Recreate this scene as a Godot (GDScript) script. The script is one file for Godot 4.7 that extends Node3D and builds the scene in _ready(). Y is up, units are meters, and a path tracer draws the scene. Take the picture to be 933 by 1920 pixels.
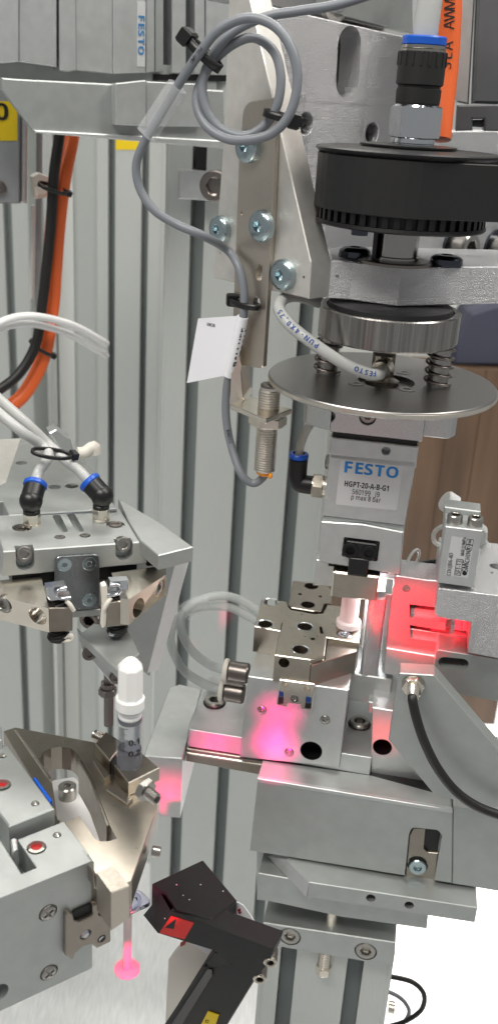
extends Node3D
# Close-up of a rotary pick-and-place gripper station. All lengths below are millimetres; MM turns them into metres.

const MM := 0.001
var mats := {}
var tex := {}
var cache := {}
var used := {}

func v3(a) -> Vector3:
	return a if a is Vector3 else Vector3(a[0], a[1], a[2])

func frame(x: float, y: float, z: float, yaw := 0.0, pitch := 0.0, roll := 0.0) -> Transform3D:
	var b := Basis(Vector3.UP, deg_to_rad(yaw)) * Basis(Vector3.RIGHT, deg_to_rad(pitch)) * Basis(Vector3.BACK, deg_to_rad(roll))
	return Transform3D(b, Vector3(x, y, z) * MM)

# ---------------------------------------------------------------- naming
func numbered(called: String) -> String:
	used[called] = used.get(called, -1) + 1
	return called if used[called] == 0 else "%s_%03d" % [called, used[called]]

func T(called: String, label: String, category: String, f: Transform3D, base := Vector3.ZERO, group := "") -> Node3D:
	var o := Node3D.new()
	o.name = numbered(called)
	add_child(o, true)
	o.transform = f * Transform3D(Basis.IDENTITY, base * MM)
	o.set_meta("label", label)
	o.set_meta("category", category)
	o.set_meta("base", base * MM)
	if group:
		o.set_meta("group", group)
	return o

func P(called: String, m: Mesh, mat: Material, parent: Node3D, label := "") -> MeshInstance3D:
	var o := MeshInstance3D.new()
	o.name = called
	o.mesh = m
	o.material_override = null
	for i in m.get_surface_count():
		o.set_surface_override_material(i, mat)
	parent.add_child(o, true)
	if parent.has_meta("base"):
		o.position = -parent.get_meta("base")
	if label:
		o.set_meta("label", label)
	return o

# a shared shape set at a place of the frame, its own +y along dir
func At(called: String, m: Mesh, mat: Material, parent: Node3D, pos, dir := Vector3.UP, spin := 0.0) -> MeshInstance3D:
	var o := P(called, m, mat, parent)
	o.transform = Transform3D(aim(dir) * Basis(Vector3.UP, deg_to_rad(spin)), o.position + v3(pos) * MM)
	return o

func aim(dir: Vector3) -> Basis:
	var y := dir.normalized()
	var h := Vector3.RIGHT if absf(y.x) < 0.9 else Vector3.BACK
	var z := h.cross(y).normalized()
	return Basis(y.cross(z).normalized(), y, z)

func struct(o: Node3D) -> Node3D:
	o.set_meta("kind", "structure")
	return o

# ---------------------------------------------------------------- shapes
func tri(st: SurfaceTool, a: Vector3, b: Vector3, c: Vector3) -> void:
	st.add_vertex(a * MM); st.add_vertex(c * MM); st.add_vertex(b * MM)

func quad(st: SurfaceTool, a: Vector3, b: Vector3, c: Vector3, d: Vector3) -> void:   # counter-clockwise seen from outside
	tri(st, a, b, c)
	tri(st, a, c, d)

func new_st() -> SurfaceTool:
	var st := SurfaceTool.new()
	st.begin(Mesh.PRIMITIVE_TRIANGLES)
	return st

func done(st: SurfaceTool) -> ArrayMesh:
	st.generate_normals()
	return st.commit()

func flat_pts(pts: Array) -> PackedVector2Array:
	var p := PackedVector2Array()
	for a in pts:
		p.append(a if a is Vector2 else Vector2(a[0], a[1]))
	return p

# corners rounded with radius r (one number, or one per corner)
func rnd(pts: Array, r, n := 5) -> Array:
	var p := flat_pts(pts)
	var out := []
	for i in p.size():
		var ri: float = r[i] if r is Array else r
		var a := p[i - 1]
		var b := p[i]
		var c := p[(i + 1) % p.size()]
		if ri <= 0.0:
			out.append(b)
			continue
		var u := (a - b).normalized()
		var w := (c - b).normalized()
		var half := acos(clampf(u.dot(w), -1.0, 1.0)) / 2.0
		if half > 1.5:
			out.append(b)
			continue
		var l := minf(ri / tan(half), 0.48 * minf(a.distance_to(b), b.distance_to(c)))
		var rr := l * tan(half)
		var mid := b + (u + w).normalized() * (rr / sin(half))
		var s := b + u * l - mid
		var e := b + w * l - mid
		var turn := s.angle_to(e)
		for k in n + 1:
			out.append(mid + s.rotated(turn * k / n))
	return out

func circle(c, r: float, n := 20, r2 := 0.0) -> Array:
	var out := []
	var m := Vector2(c[0], c[1])
	for k in n:
		out.append(m + Vector2(cos(TAU * k / n) * r, sin(TAU * k / n) * (r2 if r2 > 0 else r)))
	return out

func slot(a, b, r: float) -> Array:   # stadium between two centres
	var p := Vector2(a[0], a[1])
	var q := Vector2(b[0], b[1])
	var ang := (q - p).angle()
	var out := []
	for k in 9:
		out.append(q + Vector2.from_angle(ang - PI / 2 + PI * k / 8) * r)
	for k in 9:
		out.append(p + Vector2.from_angle(ang + PI / 2 + PI * k / 8) * r)
	return out

func rect(x0: float, y0: float, x1: float, y1: float) -> Array:
	return [[x0, y0], [x1, y0], [x1, y1], [x0, y1]]

func inset(p: PackedVector2Array, b: float) -> PackedVector2Array:
	var out := PackedVector2Array()
	var n := p.size()
	for i in n:
		var u := (p[i] - p[(i - 1 + n) % n]).normalized()
		var w := (p[(i + 1) % n] - p[i]).normalized()
		var nu := Vector2(-u.y, u.x)
		var nw := Vector2(-w.y, w.x)
		var m := nu + nw
		if m.length() < 0.1:
			out.append(p[i] + nu * b)
			continue
		m = m.normalized()
		out.append(p[i] + m * (b / maxf(0.35, m.dot(nu))))
	return out

func lay(axis: String, u: float, v: float, w: float) -> Vector3:
	return Vector3(u, v, w) if axis == "z" else Vector3(u, w, v) if axis == "y" else Vector3(w, u, v)

# outline swept along an axis from w0 to w1; on axis y the outline is (x, z), on axis x it is (y, z). Edges broken by bev.
func prism(pts: Array, w0: float, w1: float, bev := 0.3, axis := "z", into: SurfaceTool = null) -> ArrayMesh:
	var p := flat_pts(pts)
	var area := 0.0
	for i in p.size():
		area += p[i].cross(p[(i + 1) % p.size()])
	if area < 0:
		p.reverse()
	if w1 < w0:
		var t := w0
		w0 = w1
		w1 = t
	bev = minf(bev, (w1 - w0) * 0.45)
	var q := inset(p, bev) if bev > 0 else p
	var idx := Geometry2D.triangulate_polygon(q)
	while idx.is_empty() and bev > 0.0:
		bev = bev * 0.4 if bev > 0.1 else 0.0
		q = inset(p, bev) if bev > 0 else p
		idx = Geometry2D.triangulate_polygon(q)
	var st := into if into else new_st()
	st.set_smooth_group(-1)
	var n := p.size()
	var flip := axis == "y"
	var rings := [[q, w0], [p, w0 + bev], [p, w1 - bev], [q, w1]] if bev > 0 else [[p, w0], [p, w1]]
	for k in rings.size() - 1:
		for i in n:
			var j := (i + 1) % n
			var a := lay(axis, rings[k][0][i].x, rings[k][0][i].y, rings[k][1])
			var b := lay(axis, rings[k][0][j].x, rings[k][0][j].y, rings[k][1])
			var c := lay(axis, rings[k + 1][0][j].x, rings[k + 1][0][j].y, rings[k + 1][1])
			var d := lay(axis, rings[k + 1][0][i].x, rings[k + 1][0][i].y, rings[k + 1][1])
			if flip:
				quad(st, a, d, c, b)
			else:
				quad(st, a, b, c, d)
	if idx.is_empty():
		push_warning("outline cannot be filled: %s" % str(q))
	for k in range(0, idx.size(), 3):
		var ia := q[idx[k]]
		var ib := q[idx[k + 1]]
		var ic := q[idx[k + 2]]
		if (ib - ia).cross(ic - ia) < 0:
			var t2 := ib
			ib = ic
			ic = t2
		for end in 2:
			var w := w1 if end else w0
			var a := lay(axis, ia.x, ia.y, w)
			var b := lay(axis, ib.x, ib.y, w)
			var c := lay(axis, ic.x, ic.y, w)
			if (end == 1) != flip:
				tri(st, a, b, c)
			else:
				tri(st, a, c, b)
	return done(st) if into == null else null

func box(x0: float, y0: float, z0: float, x1: float, y1: float, z1: float, bev := 0.4) -> ArrayMesh:
	return prism(rect(minf(x0, x1), minf(y0, y1), maxf(x0, x1), maxf(y0, y1)), z0, z1, bev)

# profile of [radius, height] (a third entry 1 makes that ring a hexagon) turned about +y; shared edges between segments stay sharp unless smooth
func lathe(prof: Array, seg := 32, smooth := false, into: SurfaceTool = null, xf := Transform3D.IDENTITY, facet := false) -> ArrayMesh:
	var st := into if into else new_st()
	for k in prof.size() - 1:
		var a = prof[k]
		var b = prof[k + 1]
		var ha: bool = a.size() > 2 and a[2] == 1
		var hb: bool = b.size() > 2 and b[2] == 1
		st.set_smooth_group(-1 if facet or (ha and hb) else (1 if smooth else k + 1))
		for i in seg:
			var p := []
			for e in [[a, i, ha], [a, i + 1, ha], [b, i + 1, hb], [b, i, hb]]:
				var t: float = TAU * e[1] / seg
				var r: float = e[0][0]
				if e[2]:
					r *= cos(PI / 6) / cos(fposmod(t, PI / 3) - PI / 6)
				p.append(xf * Vector3(cos(t) * r, e[0][1], -sin(t) * r))
			if a[0] < 1e-6:
				tri(st, p[0], p[2], p[3])
			elif b[0] < 1e-6:
				tri(st, p[0], p[1], p[2])
			else:
				quad(st, p[0], p[1], p[2], p[3])
	return done(st) if into == null else null

func bez(pts: Array, per := 8) -> Array:   # Catmull-Rom through the points
	var out := []
	var n := pts.size()
	for i in n - 1:
		var p0: Vector3 = v3(pts[maxi(i - 1, 0)])
		var p1: Vector3 = v3(pts[i])
		var p2: Vector3 = v3(pts[i + 1])
		var p3: Vector3 = v3(pts[mini(i + 2, n - 1)])
		for k in per:
			out.append(p1.cubic_interpolate(p2, p0, p3, float(k) / per))
	out.append(v3(pts[n - 1]))
	return out

func tube(path: Array, r: float, seg := 14, cap := true, into: SurfaceTool = null) -> ArrayMesh:
	var st := into if into else new_st()
	var n := path.size()
	var rings := []
	var side := Vector3.ZERO
	for i in n:
		var t := (v3(path[mini(i + 1, n - 1)]) - v3(path[maxi(i - 1, 0)])).normalized()
		if side == Vector3.ZERO:
			side = (Vector3.UP if absf(t.y) < 0.9 else Vector3.RIGHT).cross(t)
		side = (side - t * side.dot(t)).normalized()
		var other := t.cross(side)
		var ring := []
		for k in seg:
			ring.append(v3(path[i]) + (side * cos(TAU * k / seg) + other * sin(TAU * k / seg)) * r)
		rings.append(ring)
	st.set_smooth_group(1)
	for i in n - 1:
		for k in seg:
			var l := (k + 1) % seg
			quad(st, rings[i][k], rings[i][l], rings[i + 1][l], rings[i + 1][k])
	if cap:
		st.set_smooth_group(-1)
		for k in seg:
			var l := (k + 1) % seg
			tri(st, v3(path[0]), rings[0][l], rings[0][k])
			tri(st, v3(path[n - 1]), rings[n - 1][k], rings[n - 1][l])
	return done(st) if into == null else null

# a shape with other shapes cut out of it
func cut(m: Mesh, holes: Array) -> ArrayMesh:
	var root := CSGMesh3D.new()
	root.mesh = m
	for h in holes:
		var c := CSGMesh3D.new()
		c.mesh = h
		c.operation = CSGShape3D.OPERATION_SUBTRACTION
		root.add_child(c)
	add_child(root)
	root._update_shape()
	var out: ArrayMesh = root.bake_static_mesh()
	remove_child(root)
	root.free()
	return out

func turned(m: Mesh, pos, dir := Vector3.UP, spin := 0.0) -> ArrayMesh:   # a mesh moved and aimed (for cutters)
	var st := new_st()
	st.append_from(m, 0, Transform3D(aim(dir) * Basis(Vector3.UP, deg_to_rad(spin)), v3(pos) * MM))
	return st.commit()

func drill(pos, dir: Vector3, r: float, depth: float, sink := 0.0) -> ArrayMesh:   # a hole from pos inwards against dir, with a small lead-in
	var pr := [[0, -depth], [r, -depth], [r, -sink], [r + sink, 0], [r + sink, 1.0], [0, 1.0]]
	return turned(lathe(pr, 24), pos, dir)

func tapped(pos, dir: Vector3, r: float, depth: float) -> ArrayMesh:   # a threaded hole
	var pr := [[0, -depth], [r, -depth]]
	var y := -depth
	while y < -0.5:
		pr.append([r * 1.13, y + 0.35])
		y += 0.7
		pr.append([r, minf(y, -0.3)])
	pr.append_array([[r * 1.16, 0], [r * 1.16, 1], [0, 1]])
	return turned(lathe(pr, 20), pos, dir)

# ---------------------------------------------------------------- screws and fittings (origin on the seat, head along +y)
func keyed(id: String, make: Callable) -> ArrayMesh:
	if not cache.has(id):
		cache[id] = make.call()
	return cache[id]

func cap_screw(r: float, h: float) -> ArrayMesh:
	return keyed("cap%.2f_%.2f" % [r, h], func():
		var x := r * 0.56
		return lathe([[0, -0.2], [r, -0.2], [r, h * 0.88], [r * 0.9, h], [x * 1.06, h], [x, h - 0.06 * r, 1], [x, h * 0.3, 1], [0, h * 0.25]], 36))

func button_screw(r: float, h: float) -> ArrayMesh:
	return keyed("button%.2f_%.2f" % [r, h], func():
		var x := r * 0.36
		var pr := [[0, -0.1], [r * 0.98, -0.1], [r, h * 0.12]]
		for k in 6:
			var t := 0.28 + (1.0 - 0.28) * (k + 1) / 6.0
			pr.append([r * (1.0 - 0.56 * pow((k + 1) / 6.0, 1.5)) , h * (0.12 + 0.88 * sin(t * PI / 2))])
		pr.append([x * 1.05, h])
		pr.append([x, h * 0.97, 1])
		pr.append([x, h * 0.35, 1])
		pr.append([0, h * 0.3])
		return lathe(pr, 36))

func flat_screw(r: float, key := 0.5) -> ArrayMesh:   # countersunk, hexagon or star recess
	return keyed("flat%.2f_%.2f" % [r, key], func():
		var x := r * key
		return lathe([[0, -0.6], [r, -0.6], [r, 0.05], [r * 0.92, 0.22], [x * 1.1, 0.22], [x, 0.1, 1], [x, -0.45, 1], [0, -0.5]], 36))

func cross_screw(r: float, h := 0.7) -> ArrayMesh:
	return keyed("cross%.2f_%.2f" % [r, h], func():
		var m := lathe([[0, -0.5], [r, -0.5], [r, h * 0.3], [r * 0.9, h * 0.75], [r * 0.6, h * 0.97], [0, h]], 28)
		var a := r * 0.62
		var b := r * 0.13
		var pl := [[a, -b], [a, b], [b, b], [b, a], [-b, a], [-b, b], [-a, b], [-a, -b], [-b, -b], [-b, -a], [b, -a], [b, -b]]
		return cut(m, [prism(pl, h - 0.55 * r, h + 1, 0, "y")]))

func hex_nut(r: float, h: float, hole := 0.0) -> ArrayMesh:   # r across corners / 2
	return keyed("nut%.2f_%.2f_%.2f" % [r, h, hole], func():
		var c := r * 0.86
		return lathe([[hole, 0], [c, 0], [r, h * 0.12, 1], [r, h * 0.88, 1], [c, h], [hole, h]], 48))

func thread(r: float, span: float, pitch: float, dent := 0.8) -> ArrayMesh:
	return keyed("thread%.2f_%.2f_%.2f" % [r, span, pitch], func():
		var pr := [[0, 0], [r * 0.9, 0]]
		var y := 0.0
		while y < span - pitch:
			pr.append([r, y + pitch * 0.42])
			pr.append([r, y + pitch * 0.58])
			y += pitch
			pr.append([r - dent, y])
		pr.append([r * 0.86, span])
		pr.append([0, span])
		return lathe(pr, 30))

# ---------------------------------------------------------------- lettering
func font(bold := false, family := "Droid Sans") -> Font:
	var id := "font%s%s" % [bold, family]
	if not cache.has(id):
		var f := SystemFont.new()
		f.font_names = PackedStringArray([family])
		f.font_weight = 700 if bold else 400
		cache[id] = f
	return cache[id]

# letters of the given capital height lying on the plane through pos; right and up span it
func letters(what: String, cap: float, pos, right: Vector3, up: Vector3, mat: Material, parent: Node3D, wide := 1.0, bold := false, family := "Droid Sans", called := "lettering") -> MeshInstance3D:
	var id := "text%s%s%s" % [what, bold, family]
	if not cache.has(id):
		var t := TextMesh.new()
		t.text = what
		t.font = font(bold, family)
		t.font_size = 32
		t.pixel_size = 1.0 / 23.0
		t.depth = 0.05
		t.curve_step = 1.0
		cache[id] = t
	var o := P(called, cache[id], mat, parent)
	var r := right.normalized()
	var u := (up - r * up.dot(r)).normalized()
	o.transform = Transform3D(Basis(r * cap * wide * MM, u * cap * MM, r.cross(u) * cap * MM), o.position + v3(pos) * MM)
	return o

# ---------------------------------------------------------------- materials
func noise(id: String, freq: float, seed_: int, octaves := 4, lo := 0.0, hi := 1.0, as_normal := false, size := 512) -> NoiseTexture2D:
	if tex.has(id):
		return tex[id]
	var n := FastNoiseLite.new()
	n.seed = seed_
	n.frequency = freq
	n.fractal_octaves = octaves
	n.noise_type = FastNoiseLite.TYPE_SIMPLEX_SMOOTH
	var t := NoiseTexture2D.new()
	t.width = size
	t.height = size
	t.seamless = true
	t.noise = n
	if as_normal:
		t.as_normal_map = true
		t.bump_strength = 6.0
	else:
		var g := Gradient.new()
		g.set_color(0, Color(lo, lo, lo))
		g.set_color(1, Color(hi, hi, hi))
		t.color_ramp = g
	tex[id] = t
	return t

func mat(id: String, c: Color, metal := 0.0, rough := 0.5) -> StandardMaterial3D:
	var m := StandardMaterial3D.new()
	m.resource_name = id
	m.albedo_color = c
	m.metallic = metal
	m.roughness = rough
	m.metallic_specular = 0.5
	mats[id] = m
	return m

# a grain laid over a material: stretch gives how many repeats of the tile per metre along x, y, z
func grain(m: StandardMaterial3D, rough_tex: Texture2D, color_tex: Texture2D, stretch: Vector3, bump: Texture2D = null, relief := 0.002) -> StandardMaterial3D:
	m.uv1_triplanar = true
	m.uv1_triplanar_sharpness = 8.0
	m.uv1_scale = stretch
	if rough_tex:
		m.roughness_texture = rough_tex
	if color_tex:
		m.albedo_texture = color_tex
	if bump:
		m.heightmap_enabled = true
		m.heightmap_texture = bump
		m.heightmap_scale = relief
	return m

var m := {}
var fM: Transform3D
var fG: Transform3D
var fB: Transform3D

func _ready() -> void:
	# camera
	var cam := Camera3D.new()
	cam.name = "camera"
	cam.transform = Transform3D(Basis(Vector3(0.99843, 0.05606, 0), Vector3(-0.05168, 0.92038, -0.38759), Vector3(-0.02173, 0.38698, 0.92183)), Vector3(0, 0.6, 0))
	var lens := CameraAttributesPhysical.new()
	lens.frustum_focal_length = 23.13
	lens.frustum_near = 0.02
	lens.frustum_far = 60.0
	lens.frustum_focus_distance = 0.455
	lens.exposure_aperture = 9.3
	cam.fov = 54.85
	cam.near = 0.02
	cam.far = 60.0
	cam.attributes = lens
	add_child(cam)
	cam.current = true
	# the even grey of the hall around the machine, and its exposure
	var we := WorldEnvironment.new()
	we.name = "surroundings"
	var e := Environment.new()
	e.background_mode = Environment.BG_COLOR
	e.background_color = Color(0.74, 0.745, 0.74)
	e.background_energy_multiplier = 0.36
	e.tonemap_mode = Environment.TONE_MAPPER_LINEAR
	e.tonemap_exposure = 1.74
	e.sdfgi_enabled = true
	e.ssao_enabled = true
	e.ssil_enabled = true
	we.environment = e
	add_child(we)
	# the hall's fluorescent lights, hung above and behind the viewer
	hall_light(Vector3(-0.55, 1.75, 0.25), Vector3(-0.1, 0.45, -0.5), Vector2(1.2, 0.35), 1.5)
	hall_light(Vector3(0.75, 1.85, -0.35), Vector3(0.05, 0.45, -0.5), Vector2(0.35, 1.2), 1.3)
	hall_light(Vector3(0.1, 1.9, -1.6), Vector3(0.0, 0.4, -0.6), Vector2(1.2, 0.35), 1.0)
	fM = frame(70.2, 479.7, -457.7, -10.5)
	fG = frame(31.5, 517.2, -445, -47)
	fB = frame(1.8, 633.8, -496.2, 43)
	make_materials()
	background()
	upper_bracket()
	rotary_head()
	gripper()
	lower_station()
	right_side()
	left_gripper()
	syringe_arm()
	sensor_fork()
	red_lamps()

func hall_light(at: Vector3, to: Vector3, size: Vector2, energy: float) -> void:
	var l := AreaLight3D.new()
	l.name = numbered("hall_light")
	l.area_size = size
	l.light_energy = energy
	l.area_normalize_energy = true
	l.light_color = Color(1.0, 0.985, 0.955)
	l.area_range = 8.0
	l.area_attenuation = 2.0
	l.shadow_enabled = true
	add_child(l)
	l.look_at_from_position(at, to, Vector3.UP)

func make_materials() -> void:
	var fine := noise("fine", 0.09, 3, 3, 0.6, 1.0)
	var fine_c := noise("fine_c", 0.09, 5, 3, 0.86, 1.0)
	var blotch := noise("blotch", 0.012, 9, 5, 0.84, 1.0)
	var blotch_c := noise("blotch_c", 0.012, 11, 5, 0.955, 1.0)
	var bumps := noise("bumps", 0.06, 21, 4, 0.0, 1.0)
	var grit := noise("grit", 0.25, 23, 2, 0.0, 1.0, false, 256)
	m.alu = grain(mat("anodised aluminium", Color(0.80, 0.81, 0.81), 0.82, 0.47), blotch, blotch_c, Vector3(16, 16, 16), grit, 0.0006)
	m.alu2 = grain(mat("grey anodised aluminium", Color(0.70, 0.715, 0.71), 0.75, 0.5), blotch, blotch_c, Vector3(13, 13, 13), grit, 0.0006)
	m.milled = grain(mat("milled aluminium", Color(0.86, 0.86, 0.86), 0.95, 0.42), fine, fine_c, Vector3(10, 90, 10))
	m.milled_x = grain(mat("milled aluminium crosswise", Color(0.84, 0.84, 0.85), 0.95, 0.4), fine, fine_c, Vector3(14, 160, 160))
	m.rough = grain(mat("rough cast aluminium", Color(0.83, 0.83, 0.84), 0.95, 0.42), fine, fine_c, Vector3(45, 45, 45), bumps, 0.045)
	m.blast = grain(mat("blasted aluminium", Color(0.86, 0.85, 0.83), 0.7, 0.52), blotch, blotch_c, Vector3(22, 22, 22), bumps, 0.004)
	m.plate = grain(mat("brushed steel plate", Color(0.81, 0.775, 0.73), 0.9, 0.42), fine, fine_c, Vector3(12, 190, 12), noise("streak", 0.05, 33, 3), 0.002)
	m.nickel = grain(mat("nickel plated steel", Color(0.71, 0.68, 0.635), 1.0, 0.32), blotch, blotch_c, Vector3(20, 20, 20), bumps, 0.0015)
	m.nickel_d = grain(mat("dark nickel plated steel", Color(0.62, 0.59, 0.555), 1.0, 0.36), blotch, blotch_c, Vector3(24, 24, 24), bumps, 0.002)
	m.nickel_p = grain(mat("polished nickel", Color(0.94, 0.91, 0.86), 1.0, 0.26), blotch, blotch_c, Vector3(18, 18, 18))
	m.plate_d = grain(mat("dark brushed plate", Color(0.56, 0.575, 0.59), 0.95, 0.36), fine, fine_c, Vector3(14, 170, 14))
	m.steel = grain(mat("turned steel", Color(0.68, 0.67, 0.66), 1.0, 0.27), fine, fine_c, Vector3(8, 130, 8))
	m.ring = grain(mat("turned steel ring with painted reflection bands", Color(0.74, 0.725, 0.71), 1.0, 0.3), fine, noise("band", 0.03, 71, 3, 0.62, 1.0), Vector3(26, 0.5, 26))  # colour bands stand in for vertical reflections on the ring
	m.shaded = grain(mat("aluminium darkened for shade", Color(0.70, 0.70, 0.71), 0.8, 0.45), fine, fine_c, Vector3(10, 90, 10))  # base colour lowered to stand for shade from the white lamps
	m.white_glow = mat("white block with added glow", Color(0.95, 0.95, 0.95), 0.0, 0.5)  # emission added to brighten a white block that is no lamp
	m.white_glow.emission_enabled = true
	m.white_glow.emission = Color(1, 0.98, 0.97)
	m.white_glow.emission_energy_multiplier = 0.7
	m.disc = grain(mat("turned steel disc", Color(0.70, 0.69, 0.68), 1.0, 0.4), fine, fine_c, Vector3(30, 30, 30), bumps, 0.001)
	m.dark_steel = mat("dark steel", Color(0.50, 0.475, 0.46), 1.0, 0.36)
	m.screw = mat("stainless screw steel", Color(0.66, 0.65, 0.63), 1.0, 0.28)
	m.zinc = grain(mat("zinc plated screw", Color(0.70, 0.76, 0.78), 1.0, 0.24), blotch, blotch_c, Vector3(120, 120, 120))
	m.black_zinc = mat("black zinc", Color(0.30, 0.31, 0.34), 1.0, 0.22)
	m.chrome = mat("chrome", Color(0.80, 0.81, 0.83), 1.0, 0.14)
	m.black = grain(mat("black plastic", Color(0.055, 0.055, 0.06), 0.0, 0.42), blotch, null, Vector3(30, 30, 30))
	m.rubber = grain(mat("black rubber", Color(0.085, 0.085, 0.085), 0.0, 0.7), fine, null, Vector3(60, 60, 60), grit, 0.001)
	m.belt = grain(mat("black belt back", Color(0.075, 0.075, 0.078), 0.0, 0.6), blotch, blotch_c, Vector3(25, 25, 25), grit, 0.0008)
	m.black_anod = grain(mat("black anodised aluminium", Color(0.08, 0.08, 0.085), 0.3, 0.45), blotch, blotch_c, Vector3(30, 30, 30), grit, 0.0006)
	m.hole = mat("dark gap line", Color(0.10, 0.095, 0.09), 0.6, 0.5)
	m.blue = mat("blue release ring", Color(0.06, 0.32, 0.72), 0.0, 0.35)
	m.blue_d = mat("dark blue plastic", Color(0.06, 0.2, 0.44), 0.0, 0.4)
	m.cable = grain(mat("grey cable jacket", Color(0.46, 0.475, 0.50), 0.0, 0.46), blotch, null, Vector3(30, 30, 30))
	m.cable_black = mat("black cable jacket", Color(0.09, 0.085, 0.08), 0.0, 0.45)
	m.orange = mat("orange cable jacket", Color(0.88, 0.39, 0.17), 0.0, 0.42)
	m.orange_d = mat("orange plastic", Color(0.95, 0.60, 0.16), 0.0, 0.4)
	m.hose = mat("milky hose", Color(0.70, 0.705, 0.70), 0.0, 0.32)
	m.hose.backlight_enabled = true
	m.hose.backlight = Color(0.35, 0.35, 0.35)
	m.hose_b = mat("aged beige hose", Color(0.78, 0.75, 0.70, 0.55), 0.0, 0.3)
	m.hose_b.transparency = BaseMaterial3D.TRANSPARENCY_ALPHA
	m.hose_w = mat("white hose", Color(0.92, 0.92, 0.92), 0.0, 0.3)
	m.nickel_b = mat("bright threaded nickel", Color(0.86, 0.84, 0.81), 1.0, 0.3)
	m.hose_c = mat("clear hose", Color(0.80, 0.82, 0.81, 0.5), 0.0, 0.3)
	m.hose_c.transparency = BaseMaterial3D.TRANSPARENCY_ALPHA
	m.sleeve = mat("clear sleeve", Color(0.93, 0.94, 0.95, 0.2), 0.0, 0.3)
	m.sleeve.transparency = BaseMaterial3D.TRANSPARENCY_ALPHA
	m.barrel = mat("clear barrel", Color(0.80, 0.82, 0.86, 0.11), 0.0, 0.26)
	m.barrel.transparency = BaseMaterial3D.TRANSPARENCY_ALPHA
	m.clear = mat("clear plastic", Color(0.88, 0.88, 0.95, 0.0), 0.0, 0.06)
	m.clear.refraction_enabled = true
	m.clear.refraction_scale = 0.05
	m.white = mat("white plastic", Color(0.93, 0.93, 0.925), 0.0, 0.4)
	m.white.subsurf_scatter_enabled = true
	m.white.subsurf_scatter_strength = 0.05
	m.paper = mat("white label", Color(0.91, 0.91, 0.93), 0.0, 0.55)
	m.collar = mat("ivory plastic", Color(0.88, 0.86, 0.82), 0.0, 0.5)
	m.ink = mat("black ink", Color(0.07, 0.07, 0.075), 0.0, 0.6)
	m.ink_blue = mat("blue ink", Color(0.14, 0.26, 0.52), 0.0, 0.6)
	m.logo = mat("blue print", Color(0.08, 0.50, 0.80), 0.0, 0.5)
	m.logo_d = mat("faded blue print", Color(0.16, 0.42, 0.62), 0.0, 0.5)
	m.film = mat("label film", Color(0.82, 0.825, 0.83), 0.45, 0.38)
	m.red_key = mat("red thread paint", Color(0.62, 0.08, 0.07), 0.0, 0.45)
	m.red = mat("red label", Color(0.85, 0.12, 0.09), 0.0, 0.5)
	m.yellow = mat("yellow label", Color(0.86, 0.74, 0.06), 0.0, 0.5)
	m.box = grain(mat("grey painted housing", Color(0.55, 0.56, 0.57), 0.0, 0.45), blotch, blotch_c, Vector3(10, 10, 10))
	m.dark_box = grain(mat("dark grey housing", Color(0.36, 0.37, 0.38), 0.1, 0.5), blotch, blotch_c, Vector3(10, 10, 10))
	m.profile = grain(mat("anodised profile", Color(0.785, 0.80, 0.79), 0.45, 0.46), blotch, noise("draw", 0.2, 61, 2, 0.93, 1.0), Vector3(60, 0.6, 60))
	m.groove = mat("profile groove", Color(0.50, 0.53, 0.53), 0.2, 0.6)
	m.wall = mat("pale wall", Color(0.84, 0.85, 0.84), 0.0, 0.8)
	m.wall_far = mat("grey hall wall", Color(0.62, 0.63, 0.63), 0.0, 0.9)
	m.brown = grain(mat("brown wood", Color(0.46, 0.36, 0.28), 0.0, 0.5), null, noise("wood", 0.012, 41, 4, 0.72, 1.0), Vector3(4, 0.35, 4))
	m.navy = mat("dark blue cloth", Color(0.24, 0.25, 0.31), 0.0, 0.8)
	m.floor = grain(mat("metal base plate", Color(0.89, 0.895, 0.90), 0.5, 0.36), blotch, fine_c, Vector3(10, 3, 0.8))
	m.table_glow = mat("white bench top with added glow", Color(0.95, 0.95, 0.95), 0.0, 0.6)
	m.table_glow.emission_enabled = true  # emission stands in for overexposure; the bench is no lamp
	m.table_glow.emission = Color(1, 1, 1)
	m.table_glow.emission_energy_multiplier = 0.7
	m.red_glow = mat("glowing red lens", Color(0.8, 0.1, 0.1), 0.0, 0.4)
	m.red_glow.emission_enabled = true
	m.red_glow.emission = Color(1, 0.12, 0.2)
	m.red_glow.emission_energy_multiplier = 2.0
	m.rubber_d = mat("dark grey seal", Color(0.13, 0.13, 0.17), 0.0, 0.3)
	m.glass_core = mat("clear filling", Color(0.70, 0.72, 0.78, 0.12), 0.0, 0.4)
	m.glass_core.transparency = BaseMaterial3D.TRANSPARENCY_ALPHA
	m.white_metal = mat("white painted metal and whitened edge", Color(0.92, 0.92, 0.92), 0.2, 0.35)
	m.fuzz = grain(mat("grey fleece strip", Color(0.62, 0.62, 0.62), 0.0, 0.95), fine, noise("fleece", 0.3, 51, 2, 0.3, 1.0, false, 256), Vector3(60, 60, 60), grit, 0.03)
	m.cap = mat("milky cap", Color(0.94, 0.88, 0.88), 0.0, 0.35)
	m.cap.backlight_enabled = true
	m.cap.backlight = Color(0.6, 0.5, 0.5)

func groove_plan(w: float, d: float, slots: Array, sw := 10.0) -> Array:   # plan of a slotted profile, front at z = 0
	var p := [[0.0, -d], [0.0, 0.0]]
	for s in slots:
		p.append_array([[s - sw / 2, 0.0], [s - sw / 2, -4.0], [s - sw, -4.0], [s - sw / 2, -11.0], [s + sw / 2, -11.0], [s + sw, -4.0], [s + sw / 2, -4.0], [s + sw / 2, 0.0]])
	p.append_array([[w, 0.0], [w, -d]])
	return p

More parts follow.
